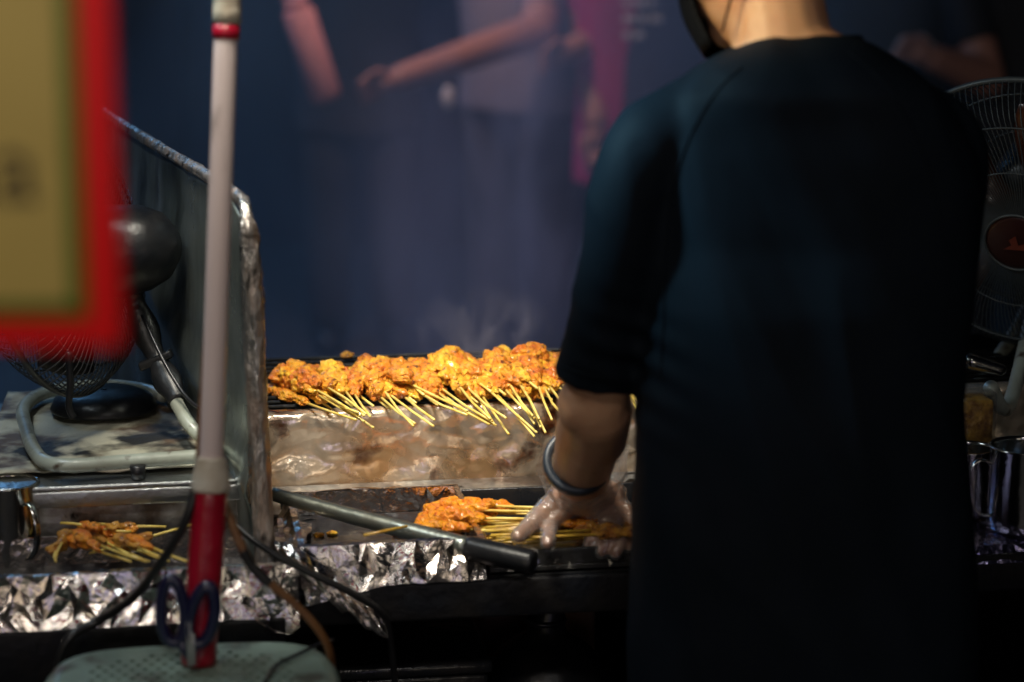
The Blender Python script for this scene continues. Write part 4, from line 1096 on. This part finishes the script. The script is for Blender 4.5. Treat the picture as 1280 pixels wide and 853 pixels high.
o = build("apron", bm, M['apron_navy'], pC_); so = o.modifiers.new("s", 'SOLIDIFY'); so.thickness = .004
bm = bmesh.new()
for (z_, wds) in ((0, (.02,.03,.015)), (-.042, (.035,.02,.03)), (-.085, (.02,.025))):
    p = at(800, 4, yy); x = p.x-.045
    for w_ in wds: box(bm, (x+w_/2, yy-.004, p.z+z_), (w_, .002, .018), bev=.0008); x += w_+.01
build("lettering", bm, M['white'], o)
# dark-clad figure left of the helper, and the one at upper right
bystander("blurred figure in dark clothes standing left of the grey helper", at(450, 200, YB+.5).x, YB+.5, M['dark_cloth'], M['dark_cloth'], rot=R(5), shirt_len=.75)
bystander("blurred figure in black with bare forearm behind the fan", at(1265, 100, YB-.3).x, YB-.3, M['trousers'], M['trousers'], rot=R(-20), shirt_len=.7,
          arms=[(at(1180,-90,YB-.35), at(1232,98,YB-.5), at(1165,72,YB-.65), at(1130,60,YB-.7))])
bm = bmesh.new(); tube(bm, [at(1150, 60, YB-.6)+Vector((.03*math.cos(a), .01, .03*math.sin(a))) for a in [2*math.pi*k/24 for k in range(24)]], .006, 8, closed=True)
tag(build("white_bracelet", bm, M['white']), "white bracelet on the forearm at upper right", "bracelet")
bm = bmesh.new(); ell(bm, at(560, 122, YB-.2), (.018,.015,.032)); tag(build("hanging_tag", bm, M['white']), "pale blurred tag hanging at the grey helper's waist", "tag")

# ================================================================== SMOKE
def smoke(name, label, c, s, dens, col, scale=None, lo_=.45, hi_=.7, aniso=.2, falloff=False):
    bm = bmesh.new(); box(bm, (0,0,0), s)
    m = bpy.data.materials.new(name); m.use_nodes = True; N = m.node_tree.nodes; L = m.node_tree.links
    for n in list(N): N.remove(n)
    out = N.new("ShaderNodeOutputMaterial"); v = N.new("ShaderNodeVolumePrincipled"); v.inputs["Color"].default_value = (*col, 1); v.inputs["Anisotropy"].default_value = aniso
    v.inputs["Density"].default_value = dens; L.new(v.outputs[0], out.inputs["Volume"])
    if scale:
        tc = N.new("ShaderNodeTexCoord"); mp = N.new("ShaderNodeMapping"); mp.inputs["Scale"].default_value = scale; nz = N.new("ShaderNodeTexNoise"); nz.inputs["Scale"].default_value = 1; nz.inputs["Detail"].default_value = 3; nz.inputs["Distortion"].default_value = .8
        L.new(tc.outputs["Object"], mp.inputs[0]); L.new(mp.outputs[0], nz.inputs[0])
        r = N.new("ShaderNodeMapRange"); r.inputs[1].default_value = lo_; r.inputs[2].default_value = hi_; r.inputs[3].default_value = 0; r.inputs[4].default_value = dens
        L.new(nz.outputs[0], r.inputs[0]); last = r.outputs[0]
        if falloff:
            g = N.new("ShaderNodeTexGradient"); g.gradient_type = 'SPHERICAL'; mp2 = N.new("ShaderNodeMapping"); mp2.inputs["Scale"].default_value = (2/s[0], 2/s[1], 1.6/s[2])
            mp2.inputs["Location"].default_value = (0, 0, .25)
            L.new(tc.outputs["Object"], mp2.inputs[0]); L.new(mp2.outputs[0], g.inputs[0])
            mu = N.new("ShaderNodeMath"); mu.operation = 'MULTIPLY'; L.new(last, mu.inputs[0]); L.new(g.outputs["Fac"], mu.inputs[1]); last = mu.outputs[0]
        L.new(last, v.inputs["Density"])
    o = build(name, bm, m, None, False); o.location = c
    return tag(o, label, "smoke", kind="stuff")
smoke("drifting_smoke", "bluish smoke drifting behind the grill", (-1.4, 5.0, 1.25), (4.4, 2.2, 2.6), .44, (.66,.78,1.0), (1.7, .7, .9), .38, .70)
smoke("grill_smoke", "thin wisps of smoke rising off the grill", tuple(at(606, 408, 3.72)), (.24, .16, .16), 26.0, (.9,.82,1.0), (24, 24, 14), .50, .70, falloff=True)

smoke("smoke_plume", "tall lavender smoke column drifting up behind the grill", tuple(at(618, 215, 4.35)), (.70, .5, 1.05), 6.5, (.85,.84,1.0), (4.2, 4.2, 1.7), .42, .72, falloff=True)
